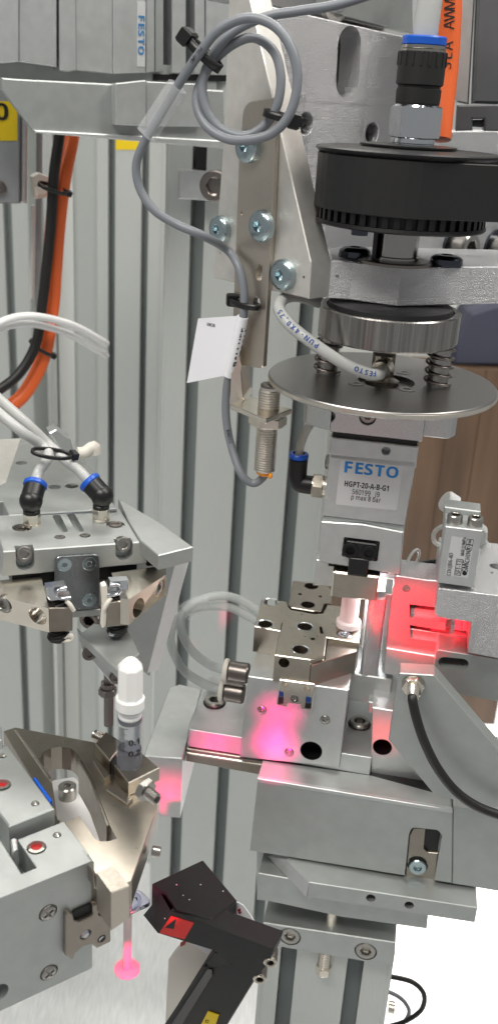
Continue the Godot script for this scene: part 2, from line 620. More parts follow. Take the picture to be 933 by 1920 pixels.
func profile(label: String, f: Transform3D, w: float, slots: Array, y0: float, y1: float, mt: Material, sw := 10.0, called := "aluminium_profile") -> Node3D:
	var o := T(called, label, "profile", f, Vector3(w / 2, y0, -20), "slotted aluminium profiles of the machine frame")
	var ex := P("extrusion", prism(groove_plan(w, 40, slots, sw), y0, y1, 0.0, "y"), mt, o)
	for s in slots:
		P("groove_floor", box(s - sw / 2 + 0.3, y0, -10.6, s + sw / 2 - 0.3, y1, -9.6, 0), m.groove, ex)
	for x in [1.4, w - 1.4]:
		P("rounded_edge", prism(circle([x, -0.9], 1.6, 10), y0 + 1, y1 - 1, 0, "y"), mt, o)
	return o

func background() -> void:
	var fW := frame(0, 0, 0, 0)
	# ground and walls of the cell
	var fl := MeshInstance3D.new()
	fl.name = "ground"
	fl.mesh = prism([[-2500, -1900], [2500, -1900], [2500, 1500], [-2500, 1500]], -280, -260, 0, "y")
	fl.set_surface_override_material(0, m.floor)
	fl.set_meta("label", "grey metal base plate under the machine")
	add_child(struct(fl), true)
	var wl := MeshInstance3D.new()
	wl.name = "wall"
	wl.mesh = box(-2500, -260, -1900, 2500, 2600, -1860, 0)
	wl.set_surface_override_material(0, m.wall_far)
	wl.set_meta("label", "pale wall far behind the machine")
	add_child(struct(wl), true)
	var o := T("glow_added_bench", "white bench top with added glow at lower right behind the station", "table", fW, Vector3(300, -260, -800))
	P("table_top", prism([[114.1, -711.9], [337.8, -722.3], [543.6, -1490.2], [251.7, -1462.6]], -259, -252, 1, "y"), m.table_glow, o)
	# brown cupboard and dark cloth far behind the gripper
	var c := T("wooden_cupboard", "blurred brown wooden cupboard far behind the gripper", "cupboard", fW, Vector3(300, -260, -1300))
	var x := 0
	for b in [[[137.6, 128.5], [195.4, 131.7]], [[195.4, 131.7], [238.7, 134.1]], [[238.7, 134.1], [283.5, 136.7]], [[283.5, 136.7], [325.4, 139]], [[325.4, 139], [419.2, 144.3]]]:
		P("plank", box(b[0][0] + 0.2, -260, -1300, b[1][0] - 0.2, [317.2, 292.6][1], -1250 - (x % 2), 0.5), m.brown, c)
		x += 1
	var n := T("dark_cloth", "blurred dark blue cloth lying on the brown cupboard", "cloth", fW, Vector3(420, [317.2, 292.6][1], -1280))
	P("fold", prism(rnd([[281.3, 289.4], [280, 324.6], [295.2, 363.4], [327.7, 375.4], [382.5, 375.1], [396, 295.8]], 8), -1330, -1262, 6), m.navy, n)
	var gp := T("pale_cabinet", "pale grey cabinet side behind the round disc", "cabinet", fW, Vector3(80, -260, -1350))
	P("side_panel", prism([[60.2, -268.9], [13.3, 527], [372.1, 547.1], [419.3, 271.5], [134, 255.5], [180, -262.2]], -1360, -1330, 2), m.wall, gp)
	# slotted profiles of the frame
	profile("nearest wide aluminium profile with three slots behind the hanging sensor", frame(-53.6, 448.9, -708.1, -10.5), 126, [23.0, 63.0, 103.0], -560, 380, m.profile)
	profile("two slot aluminium profile left of the hanging grey cable", frame(-134.8, 394.3, -947.4, -10.5), 64, [14.4, 46.0], -760, 420, m.profile, 7.0)
	profile("narrow aluminium profile behind the orange cable", frame(-168.1, 319.2, -1025.1, -10.5), 23, [], -800, 420, m.profile)
	profile("aluminium profile at the left edge behind the two fingered gripper", frame(-168.1, 319.2, -1025.1, -10.5) * Transform3D(Basis.IDENTITY, Vector3(-0.105, 0, 0.02)), 65, [43.0], -800, 420, m.profile, 9.0)
	var wp := T("white_profile", "bright white slotted profile seen under the left gripper", "profile", frame(-168.1, 319.2, -1025.1, -10.5) * Transform3D(Basis.IDENTITY, Vector3(-0.040, 0, -0.03)), Vector3(19, -800, -20))
	P("extrusion", prism(groove_plan(39, 30, [8.5, 29.5], 2.6), -800, 420, 0.0, "y"), m.wall, wp)
	# clamp block with a black bolt on the wide profile
	var cb := T("clamp_block", "grey clamp block with dark bolt on the wide profile, behind the bracket", "clamp", frame(-53.6, 448.9, -708.1, -10.5), Vector3(25.3, 85.6, 12))
	P("block", prism([[12, 104.2], [40.3, 103.4], [40.7, 85.8], [12.5, 85.5]], 0.5, 14, 1.0), m.alu, cb)
	At("bolt_head", cap_screw(10, 6), m.dark_steel, cb, Vector3(38.1, 95.8, 14), Vector3.BACK)
	P("slot_cover", prism([[20, 120.2], [29.4, 120.8], [29.4, 104.6], [19.8, 104]], -3, -1, 0.2), m.black, cb)
	# grey box with the yellow label
	var gb := T("terminal_box", "grey box with yellow number label at the left edge", "box", frame(-150.5, 552.7, -699.7, 20), Vector3(-10.9, -28.7, 0))
	P("housing", prism(rnd([[-29.9, 75.1], [2.6, 77.4], [-0.9, -28.1], [-35.3, -28.8]], 1.2), -35, 0, 1.0), m.box, gb)
	P("side_cover", prism([[2.6, 58.8], [7.7, 59.1], [4.4, -28.4], [-0.6, -28.5]], -32, -3, 1.5), m.alu, gb)
	var nl := P("number_label", prism([[-22, 35.2], [-0.5, 36.3], [-1.3, 12], [-23.1, 11.1]], 0.05, 0.35, 0.05), m.yellow, gb)
	letters("0", 10.5, Vector3(-10.8, 29.3, 0.5), Vector3.RIGHT, Vector3.UP, m.ink, nl, 1.2, true)
	At("screw", button_screw(5, 2.5), m.dark_steel, gb, Vector3(-14.7, -18.1, 0), Vector3.BACK)
	var rod := T("guide_rod", "thin grey rod standing behind the cable clamp", "rod", frame(-150.5, 552.7, -699.7, 20), Vector3(13.3, -130.3, -30))
	P("shaft", tube([Vector3(18.7, 33.2, -30), Vector3(11.9, -154.9, -30)], 2.2), m.box, rod)
	P("pink_strip", tube([Vector3(11.7, -31.7, -25), Vector3(8.7, -97.4, -25)], 1.6), m.blast, rod)
	var wc := T("cable_clamp", "cream plastic cable clamp holding the black and orange cables", "clamp", frame(-150.5, 552.7, -699.7, 20), Vector3(15.9, -24.6, -10))
	P("clamp_body", prism(rnd([[9, -11.3], [14.1, -8.7], [21.7, -11.3], [21.8, -23.6], [10.4, -25.9]], 1), -20, -8, 1), m.collar, wc)
	P("clamp_lip", prism([[10.3, -18], [19.8, -17.8], [18.9, -22], [11.6, -22.9]], -9, -5, 0.6), m.collar, wc)
	var oc := T("orange_cable", "thick orange cable curving down at left beside the black one", "cable", frame(-150.5, 552.7, -699.7, 20), Vector3(19.6, -99.1, 0))
	P("jacket", tube(bez([Vector3(39.2, 38, -12), Vector3(36.8, 16, -10), Vector3(29.4, -10.9, -2), Vector3(24.4, -43.6, 0), Vector3(21.6, -73.9, 0), Vector3(19.2, -99.1, 0), Vector3(12.3, -132.2, 3), Vector3(-1, -156.1, 8), Vector3(-14.4, -167.4, 12), Vector3(-37.4, -179.7, 16)]), 5.2), m.orange, oc)
	var bc := T("black_cable", "black cable running down in front of the orange cable", "cable", frame(-150.5, 552.7, -699.7, 20), Vector3(14.8, -68.9, 8))
	P("jacket", tube(bez([Vector3(28.8, 37.8, 2), Vector3(25.9, 16.3, 4), Vector3(21.2, -7.5, 8), Vector3(18.2, -40, 9), Vector3(14.5, -68.5, 10), Vector3(10.9, -94.3, 10), Vector3(5.4, -122.1, 12), Vector3(-7.3, -141.8, 16), Vector3(-23.4, -152.9, 20), Vector3(-40.7, -161.9, 22)]), 3.6), m.cable_black, bc)
	var oc2 := T("orange_cable", "thin orange cable strand showing left of the black cable", "cable", frame(-150.5, 552.7, -699.7, 20), Vector3(17.7, -34.1, 0))
	P("jacket", tube(bez([Vector3(20.6, -9.3, 3), Vector3(17.9, -33.7, 3), Vector3(15.6, -55.1, 3), Vector3(14, -77.1, 3)]), 1.8), m.orange, oc2)
	tie_round(frame(-150.5, 552.7, -699.7, 20), Vector3(20.3, -16.8, 8), Vector3(14, -4, 0), Vector3(0, 1, 0.2), 10.5, 7.5, "black cable tie at the cream clamp round both cables")
	tie_round(frame(-150.5, 552.7, -699.7, 20), Vector3(10, -126.3, 6), Vector3(14, -10, 0), Vector3(0.9, 1, 0.2), 10.0, 7.0, "black cable tie at the bend of the orange cable")
	var h := T("white_hose", "upper white hose arching from the left edge over the cables", "hose", frame(-150.5, 552.7, -699.7, 20), Vector3(0.4, -98.1, 30), "white hoses arching over the orange cable")
	P("tubing", tube(bez([Vector3(-36.6, -116.5, 38), Vector3(-25.4, -103.9, 36), Vector3(-12.6, -98.5, 34), Vector3(2.2, -98.5, 30), Vector3(20.9, -104.3, 20), Vector3(38.2, -113, 8), Vector3(60.8, -128.8, -10)]), 2.7), m.hose_w, h)
	h = T("white_hose", "lower white hose arching from the left edge over the cables", "hose", frame(-150.5, 552.7, -699.7, 20), Vector3(0.8, -105.6, 26), "white hoses arching over the orange cable")
	P("tubing", tube(bez([Vector3(-36.3, -119.3, 34), Vector3(-21.3, -107.2, 30), Vector3(-2.8, -104.4, 26), Vector3(17, -110.4, 16), Vector3(38.5, -122.2, 2), Vector3(62.2, -139.7, -16)]), 2.5), m.hose_w, h)
	top_beam()

# a cable tie: an oval band and its square head
func tie_round(f: Transform3D, c: Vector3, across: Vector3, axis: Vector3, ra: float, rb: float, label: String, band := 1.3, head := true, head_at := 0.0, big := 1.0) -> Node3D:
	var o := T("cable_tie", label, "cable tie", f, c, "black cable ties")
	var u := across.normalized()
	var w := axis.normalized()
	w = (w - u * w.dot(u)).normalized()
	var n := w.cross(u)
	var st := new_st()
	st.set_smooth_group(1)
	var ring := func(k: int, inner: float, side: float) -> Vector3:
		var t := TAU * k / 28
		return c + u * cos(t) * (ra - inner) + n * sin(t) * (rb - inner) + w * side * band
	for k in 28:
		quad(st, ring.call(k, 0, -1), ring.call(k + 1, 0, -1), ring.call(k + 1, 0, 1), ring.call(k, 0, 1))
		quad(st, ring.call(k + 1, 0.9, -1), ring.call(k, 0.9, -1), ring.call(k, 0.9, 1), ring.call(k + 1, 0.9, 1))
		quad(st, ring.call(k, 0, 1), ring.call(k + 1, 0, 1), ring.call(k + 1, 0.9, 1), ring.call(k, 0.9, 1))
		quad(st, ring.call(k + 1, 0, -1), ring.call(k, 0, -1), ring.call(k, 0.9, -1), ring.call(k + 1, 0.9, -1))
	P("band", done(st), m.black, o)
	if head:
		var hd := P("head", keyed("tiehead", func(): return box(-2.2, -1.6, -2.0, 2.2, 1.6, 2.0, 0.5)), m.black, o)
		var p := c + u * cos(head_at) * ra + n * sin(head_at) * rb
		var radial := (u * cos(head_at) * rb + n * sin(head_at) * ra).normalized()
		hd.transform = Transform3D(Basis(w.cross(radial), radial, w).orthonormalized().scaled(Vector3.ONE * big), hd.position + (p + radial * 0.8) * MM)
		P("latch", keyed("tielatch", func(): return box(-1.3, 1.5, -1.2, 1.3, 2.0, 1.2, 0.2)), m.black, o).transform = hd.transform
	return o

func top_beam() -> void:
	var f := frame(-82.5, 608.3, -656.3, 27)
	var o := T("linear_drive", "silver linear drive with blue lettering at top left", "drive", f, Vector3(10.7, 0.6, 0))
	P("drive_body", prism([[-0.5, 56.9], [19.5, 58.8], [20.4, 1.8], [-0.3, 0]], -40, 0, 0.4), m.alu, o)
	P("rail_flank", prism([[20.8, 59.1], [26, 59.6], [27.2, 2.8], [21.7, 1.9]], -40, -2, 0.5), m.alu, o)
	P("rail_flank", prism([[27.6, 60], [33.1, 60.5], [34.5, 3.2], [28.8, 2.9]], -40, -5, 0.5), m.alu2, o)
	P("rail_groove", prism([[36.8, 61.5], [42.8, 62.1], [44.5, 2.2], [38.3, 1.8]], -40, -14, 0.2), m.dark_box, o)
	P("rail_flank", prism([[39.1, 61.2], [48.2, 62.1], [50.3, 2.9], [40.7, 3]], -40, -6, 0.5), m.alu, o)
	P("rail_groove", prism([[51.7, 63], [58.2, 63.6], [60.5, 3.1], [53.8, 2.7]], -40, -14, 0.2), m.dark_box, o)
	P("rail_flank", prism([[54.3, 62.7], [60.7, 63.3], [63.3, 3.4], [56.5, 3.3]], -40, -6, 0.5), m.alu, o)
	P("rail_flank", prism([[61.9, 63.5], [81.6, 65.4], [85, 4], [64.5, 3.4]], -40, -7, 0.5), m.alu, o)
	var lp := P("label_plate", prism([[14.3, 40.9], [19.8, 40.8], [20, 5.1], [14.8, 5.1]], 0.05, 0.3, 0.05), m.film, o)
	letters("FESTO", 3.9, Vector3(17.1, 22.6, 0.5), Vector3(0, -1, 0), Vector3(1, 0, 0), m.logo_d, lp, 1.42, true)
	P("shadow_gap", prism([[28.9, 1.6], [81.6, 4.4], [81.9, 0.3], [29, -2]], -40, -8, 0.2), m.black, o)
	o = T("drive_carriage", "silver end block with a dark vertical seam at top left corner", "block", f, Vector3(-18.2, 1.6, 0))
	P("left_block", prism([[-85.9, 48.2], [-57.5, 51], [-59.2, 3], [-88.6, -1]], -40, 4, 0.6), m.alu, o)
	P("middle_block", prism([[-56.9, 51.2], [-35.2, 53.3], [-36.2, 1.6], [-58.5, 3.1]], -40, 2, 0.5), m.alu, o)
	P("edge_strip", prism(rnd([[-33.6, 53.6], [-24.1, 54.5], [-24.1, 0.6], [-29.1, -0.5], [-34.3, 0]], 1), -40, 1.5, 1.2), m.alu, o)
	P("right_block", prism([[-23.5, 54.7], [-0.5, 56.9], [-0.3, 0], [-23.5, 0.7]], -40, -1, 0.4), m.alu, o)
	P("seam", prism([[-34.6, 53.7], [-31.4, 54], [-32.4, 1.3], [-35.6, 1.6]], -40, -6, 0.1), m.black, o)
	o = T("sloping_cover", "long grey sloping panel under the top left drive", "panel", f, Vector3(7.1, -39.3, 6))
	P("panel", prism([[-70.4, -6], [-62.4, -6.2], [-1.9, -5.6], [70.6, -5.4], [72.4, -39.4], [-52.6, -33.9], [-70.1, -12.8]], 2, 8, 0.8), m.alu2, o)
	P("lip", prism([[-53.2, -33.3], [71.2, -35.1], [71.4, -40], [-52.6, -34.7]], 3, 11, 0.6), m.alu, o)
	P("upper_ledge", prism([[-68.5, 4.1], [0.3, 6.2], [72.8, 8.3], [73.5, -6], [0.3, -6.2], [-68.3, -6.8]], -34, -9, 0.1), m.alu2, o)
	o = T("white_block", "pale square block in front of the sloping panel", "block", f, Vector3(5.7, -28.5, 14))
	P("block", prism([[-4.8, -5.4], [14.5, -2.5], [15, -28.3], [-4.3, -28.2]], 8.2, 16, 0.4), m.alu, o)
	P("step", prism([[16.3, -3.1], [53.1, -2.6], [53.7, -27.3], [16.7, -28.4]], 8.2, 12, 0.4), m.alu, o)
	o = T("yellow_sticker", "small yellow sticker on the slotted profile under the sloping panel", "sticker", frame(-134.8, 394.3, -947.4, -10.5), Vector3(28.8, 156.5, 1))
	P("sheet", prism([[18.1, 173.7], [40.2, 175], [40.5, 156.8], [18.2, 155.4]], 0.1, 0.5, 0.05), m.yellow, o)

func upper_bracket() -> void:
	var fW := frame(0, 0, 0, 0)
	var fC := frame(0.5, 604.6, -454.7, -22)
	# triangular side plate, its front at z = 0 of the frame
	var o := T("side_plate", "large pale triangular side plate carrying the brushed strip", "plate", fG, Vector3(-30.7, -0.5, 0))
	P("plate", cut(prism([[-62.7, 130.3], [-52.3, 129.9], [-0.7, 17.2], [-0.3, 0.9], [-65.4, -0.1], [-62.2, 62]], -13.2, 0, 0.5), [drill(Vector3(-4.2, 9.9, 0), Vector3.BACK, 0.7, 3), drill(Vector3(-60.7, 12.4, 0), Vector3.BACK, 0.4, 2)]), m.blast, o)
	for s in [[Vector3(-60.3, 23.7, 0), 6.6], [Vector3(-16, 9.2, 0), 7.2]]:
		At("button_screw", button_screw(s[1], 4.2), m.zinc, o, s[0], Vector3.BACK, 20)
	# back plate with the long slot
	o = T("back_plate", "tall rough aluminium back plate with a vertical slot and threaded holes", "plate", fB, Vector3(71.8, -110.1, 0))
	P("plate", cut(prism([[-4.4, 5.4], [17.3, 4.2], [111.8, -0.7], [117.3, -46.1], [248.1, -43.3], [277.3, -136.3], [24, -118]], -14, 0, 0.6), [
		prism(slot([63.6, -7.2], [64.3, -23.2], 8.6), -20, 4, 0),
		tapped(Vector3(36.5, -44.3, 0), Vector3.BACK, 5.0, 12), tapped(Vector3(87.1, -47.7, 0), Vector3.BACK, 5.0, 12), tapped(Vector3(84.3, -93.8, 0), Vector3.BACK, 4.6, 12)]), m.rough, o)
	for s in [Vector3(173.8, -110, 0), Vector3(216.9, -113.8, 0)]:
		At("washer", lathe([[0, 0], [12, 0], [12, 1.8], [0, 1.8]], 28), m.black_zinc, o, s, Vector3.BACK)
		At("cap_screw", cap_screw(9.0, 11), m.screw, o, s + Vector3(0, 0, 1.8), Vector3.BACK)
	o = T("slide_block", "silver slide block behind the slot of the back plate", "block", fB, Vector3(83.1, -30.5, -20))
	P("block", prism([[51.2, 2.4], [117.4, 2.8], [124.7, -40], [55.4, -36.9]], -60, -24, 1), m.dark_steel, o)
	At("cap_screw", cap_screw(11, 8), m.screw, o, Vector3(80.7, -17.8, -24), Vector3.BACK)
	At("round_cover", cap_screw(13, 4), m.chrome, o, Vector3(97.2, -14.3, -24), Vector3.BACK)
	o = T("upper_plate", "bright aluminium plate above the back plate with one screw", "plate", fB, Vector3(76.7, 4.4, -15))
	P("plate", prism([[-1.4, 19.5], [123.3, 33.7], [131.6, 2.3], [72.6, 5.1], [-0.5, 7.6]], -40, -15, 0.5), m.milled, o)
	At("cap_screw", button_screw(9, 6), m.screw, o, Vector3(63.9, 11, -15), Vector3.BACK)
	P("side_block", prism([[47.4, 24.9], [117.4, 32.9], [123.1, 2.7], [89.9, 4.5], [53.4, 7.1]], -15, -9, 0.4), m.alu2, o)
	# brushed strip that carries the sensor bracket
	o = T("sensor_strip", "brushed steel strip screwed onto the side plate", "strip", fG, Vector3(-33.6, -37.4, 3))
	P("strip", cut(prism(rnd([[-46.4, 80.3], [-25.6, 83.5], [-23.8, 35.6], [-23.7, -35.9], [-45.9, -39.1], [-47.6, 53.8]], [6, 0.5, 0, 2, 2, 0], 6), 0.1, 3.1, 0.4), [
		prism(slot([-29.5, 9.8], [-30, 6.5], 2.2), -1, 6, 0), prism(slot([-30.4, -5.4], [-30.5, -8.2], 2.4), -1, 6, 0), drill(Vector3(-43.7, 33.1, 3.1), Vector3.BACK, 1.0, 0.5)]), m.plate, o)
	for s in [Vector3(-40.3, 62.4, 3.1), Vector3(-28.7, 29.2, 3.1)]:
		At("button_screw", button_screw(7.3, 4.4), m.zinc, o, s, Vector3.BACK, 10)
	# bent bracket and inductive sensor
	var fM2 := fM
	o = T("angle_bracket", "bent steel bracket at the foot of the brushed strip", "bracket", fM, Vector3(-61.9, -21.3, 3))
	P("upright", prism([[-72.8, 8.4], [-68.9, 8.8], [-65.8, -14.7], [-64.1, -16.4], [-69.7, -20.3], [-72.2, -18.4]], -16, 4, 0.4), m.nickel_p, o)
	P("flange", cut(prism(rnd([[-70.8, 12.8], [-63.6, -4.6], [-40.5, 10.5], [-50.2, 31.1]], 0.8, 3), -18.6, -16, 0.4, "y"), [drill([-51.8, -16, 12], Vector3.UP, 5.2, 6)]), m.nickel_p, o)
	o = T("inductive_sensor", "threaded steel inductive sensor hanging under the rim of the disc", "sensor", fM, Vector3(-51.8, -50, 12))
	At("barrel", thread(5.3, 42.5, 1.25, 0.7), m.nickel_b, o, [-51.8, -48.3, 12], Vector3.UP)
	At("sensing_face", lathe([[0, 0], [4.5, 0], [4.5, 1.2], [4.0, 1.6], [0, 1.6]], 28), m.dark_steel, o, [-51.8, -5.9, 12], Vector3.UP)
	At("lock_nut", hex_nut(9.2, 5.0, 4.6), m.nickel_p, o, [-51.8, -24.8, 12], Vector3.UP, 12)
	At("washer", lathe([[4.8, 0], [8.6, 0], [8.6, 1], [4.8, 1]], 32), m.screw, o, [-51.8, -19.9, 12], Vector3.UP)
	At("cable_gland", lathe([[0, -2.6], [2.4, -2.6], [3.9, -1.6], [4.3, 0], [0, 0]], 24), m.orange_d, o, [-51.8, -48.2, 12], Vector3.UP)
	P("gland_drip", tube(bez([[-48.7, -48.4, 15], [-48.1, -49.4, 15.4], [-48.5, -50.4, 15]]), 1.0, 8), m.orange_d, o)
	# the grey sensor cable: coiled twice, then down to the sensor
	o = T("sensor_cable", "grey sensor cable coiled in a double loop and led down to the sensor", "cable", fW, Vector3(-20.2, 541.1, -463.1))
	var way := [Vector3(62.3, 647.6, -462.1), Vector3(35.9, 637.4, -453.4), Vector3(18.6, 633.7, -453.9), Vector3(5.6, 631, -454.8), Vector3(-7.3, 625, -455.7), Vector3(-15.8, 615.7, -457), Vector3(-19.9, 605.2, -457.6), Vector3(-18.1, 594.8, -455.8), Vector3(-11.7, 587.1, -453.2), Vector3(-1.1, 584.6, -450), Vector3(7.5, 589.6, -448.7), Vector3(12.1, 598, -447.9), Vector3(12.7, 608.9, -448.7), Vector3(9.1, 618.1, -451.3), Vector3(0.8, 622.8, -454.6), Vector3(-8, 619.9, -458.1), Vector3(-16.2, 612.5, -459.3), Vector3(-21.7, 602.4, -459.4), Vector3(-21.8, 594.4, -457.3), Vector3(-17.2, 587.3, -453.3), Vector3(-8.7, 583.2, -447.7), Vector3(0.4, 583.3, -442.9), Vector3(10.4, 586.7, -439.9), Vector3(17.1, 594.7, -438.3), Vector3(19.3, 607.1, -438.5), Vector3(16.1, 618.8, -439.8), Vector3(8.3, 627.1, -443), Vector3(-2.6, 629.4, -446.3), Vector3(-13.8, 624.5, -449.7), Vector3(-21.5, 615.6, -452.8), Vector3(-29, 605.1, -458), Vector3(-36.9, 592.6, -463.4), Vector3(-44.9, 579.6, -466.6), Vector3(-48.7, 569.5, -468.1), Vector3(-47.1, 559.6, -467.5), Vector3(-40.4, 550.7, -464.8), Vector3(-30, 545.2, -462.7), Vector3(-18.1, 541.3, -460.1)]
	way += [Vector3(-6.9, 533.8, -474.4), Vector3(-0.8, 527.1, -467.8), Vector3(2.3, 516.7, -464.5), Vector3(2.7, 505.6, -464.2), Vector3(1, 494.4, -466), Vector3(-2.1, 478.3, -469.3), Vector3(-3.6, 465.7, -470.9), Vector3(-3, 452.2, -470.2), Vector3(0.1, 439.5, -466.9)]
	way += [Vector3(5.8, 427.6, -459.4), Vector3(11.9, 423.2, -458.3), Vector3(16.7, 427, -457.4), Vector3(18.2, 432.5, -457.2)]
	var path := bez(way, 6)
	P("jacket", tube(path, 2.0, 14), m.cable, o)
	along("PVC-UNO", path, 0.57, 2.05, 1.3, m.ink, o, 0.8)
	along("BAOIL", path, 0.93, 2.05, 1.6, m.ink, o, 1.0)
	tie_round(fC, Vector3(-19.7, 10.9, 5), Vector3(32, -24, 0), Vector3(1, 1.1, 0), 9.6, 4.6, "black cable tie with square head at upper left of the cable coil", 1.9, true, PI, 1.7)
	tie_round(fC, Vector3(14.7, -11.1, 5), Vector3(20, -4, 4), Vector3(0.2, 1, 0), 6.6, 4.8, "black cable tie with square head at lower right of the cable coil", 1.6, true, 0.5, 1.7)
	tie_round(fG, Vector3(-35.5, -7.1, 6), Vector3(1, 0, 0), Vector3(0, 1, 0), 9.6, 4.2, "black cable tie holding the grey cable to the brushed strip", 1.4, true, PI * 0.9, 1.5)
	var sl := T("clear_sleeve", "clear plastic sleeve around the grey cable", "sleeve", fC, Vector3(-37.9, -12, 6))
	var a: Vector3 = Vector3(-30.6, -2.1, 7)
	var b: Vector3 = Vector3(-45.5, -22.3, 6)
	P("tube_wall", prism(rnd([[-4.6, 0], [4.6, 0], [4.6, 6.4], [-4.6, 6.4]], 2.6), 0, a.distance_to(b), 0.2), m.sleeve, sl).transform = Transform3D(Basis((b - a).normalized().cross(Vector3.BACK), Vector3.BACK, (b - a).normalized()).orthonormalized(), (a + Vector3(0, 0, -3.2)) * MM - sl.get_meta("base"))
	# cable flag
	o = T("cable_flag", "white paper flag folded round the grey cable beneath the tie", "label", fG, Vector3(-37.5, -40.8, 8))
	var fl := P("flag", prism([[-67, -19.8], [-38.4, -13.1], [-44.6, -43.6], [-74, -54.5]], 7, 7.25, 0), m.paper, o)
	var wr := P("wrap", tube([Vector3(-34, -12.6, 8), Vector3(-36.2, -22.7, 8), Vector3(-41.6, -43.1, 8)], 2.75, 18), m.paper, o)
	letters("NC0401", 1.6, Vector3(-57.2, -21, 7.4), Vector3(-1, -0.05, 0), Vector3(0.05, -1, 0), m.ink, fl, 0.8)
	var d: Vector3 = (Vector3(-41.6, -43.1, 8)) - (Vector3(-34, -12.6, 8))
	letters("BALLUFF", 3.0, (Vector3(-37.7, -27.5, 8)) + Vector3(2.85, 0, 0.2), -d, Vector3(0, 0, 1), m.ink, wr, 1.2, true)

# letters printed one by one along a cable or hose, on the side towards the viewer
func along(what: String, path: Array, start: float, r: float, cap: float, mt: Material, parent: Node3D, gap := 1.0, flip := false, toward := Vector3(0, 0.38, 0.92), family := "Droid Sans", bold := false) -> void:
	var total := 0.0
	for i in path.size() - 1:
		total += path[i].distance_to(path[i + 1])
	var want := start * total
	var run := 0.0
	var k := 0
	for i in path.size() - 1:
		var l: float = path[i].distance_to(path[i + 1])
		while run + l >= want and k < what.length():
			var t: Vector3 = (path[i + 1] - path[i]).normalized()
			var n := (toward - t * toward.dot(t)).normalized()
			var p: Vector3 = path[i].lerp(path[i + 1], (want - run) / l) + n * (r + 0.06)
			var right := -t if flip else t
			if what[k] != " ":
				letters(what[k], cap, p, right, n.cross(right), mt, parent, 1.0, bold, family, "letter")
			k += 1
			want += cap * 0.86 * gap + cap * 0.12
		run += l

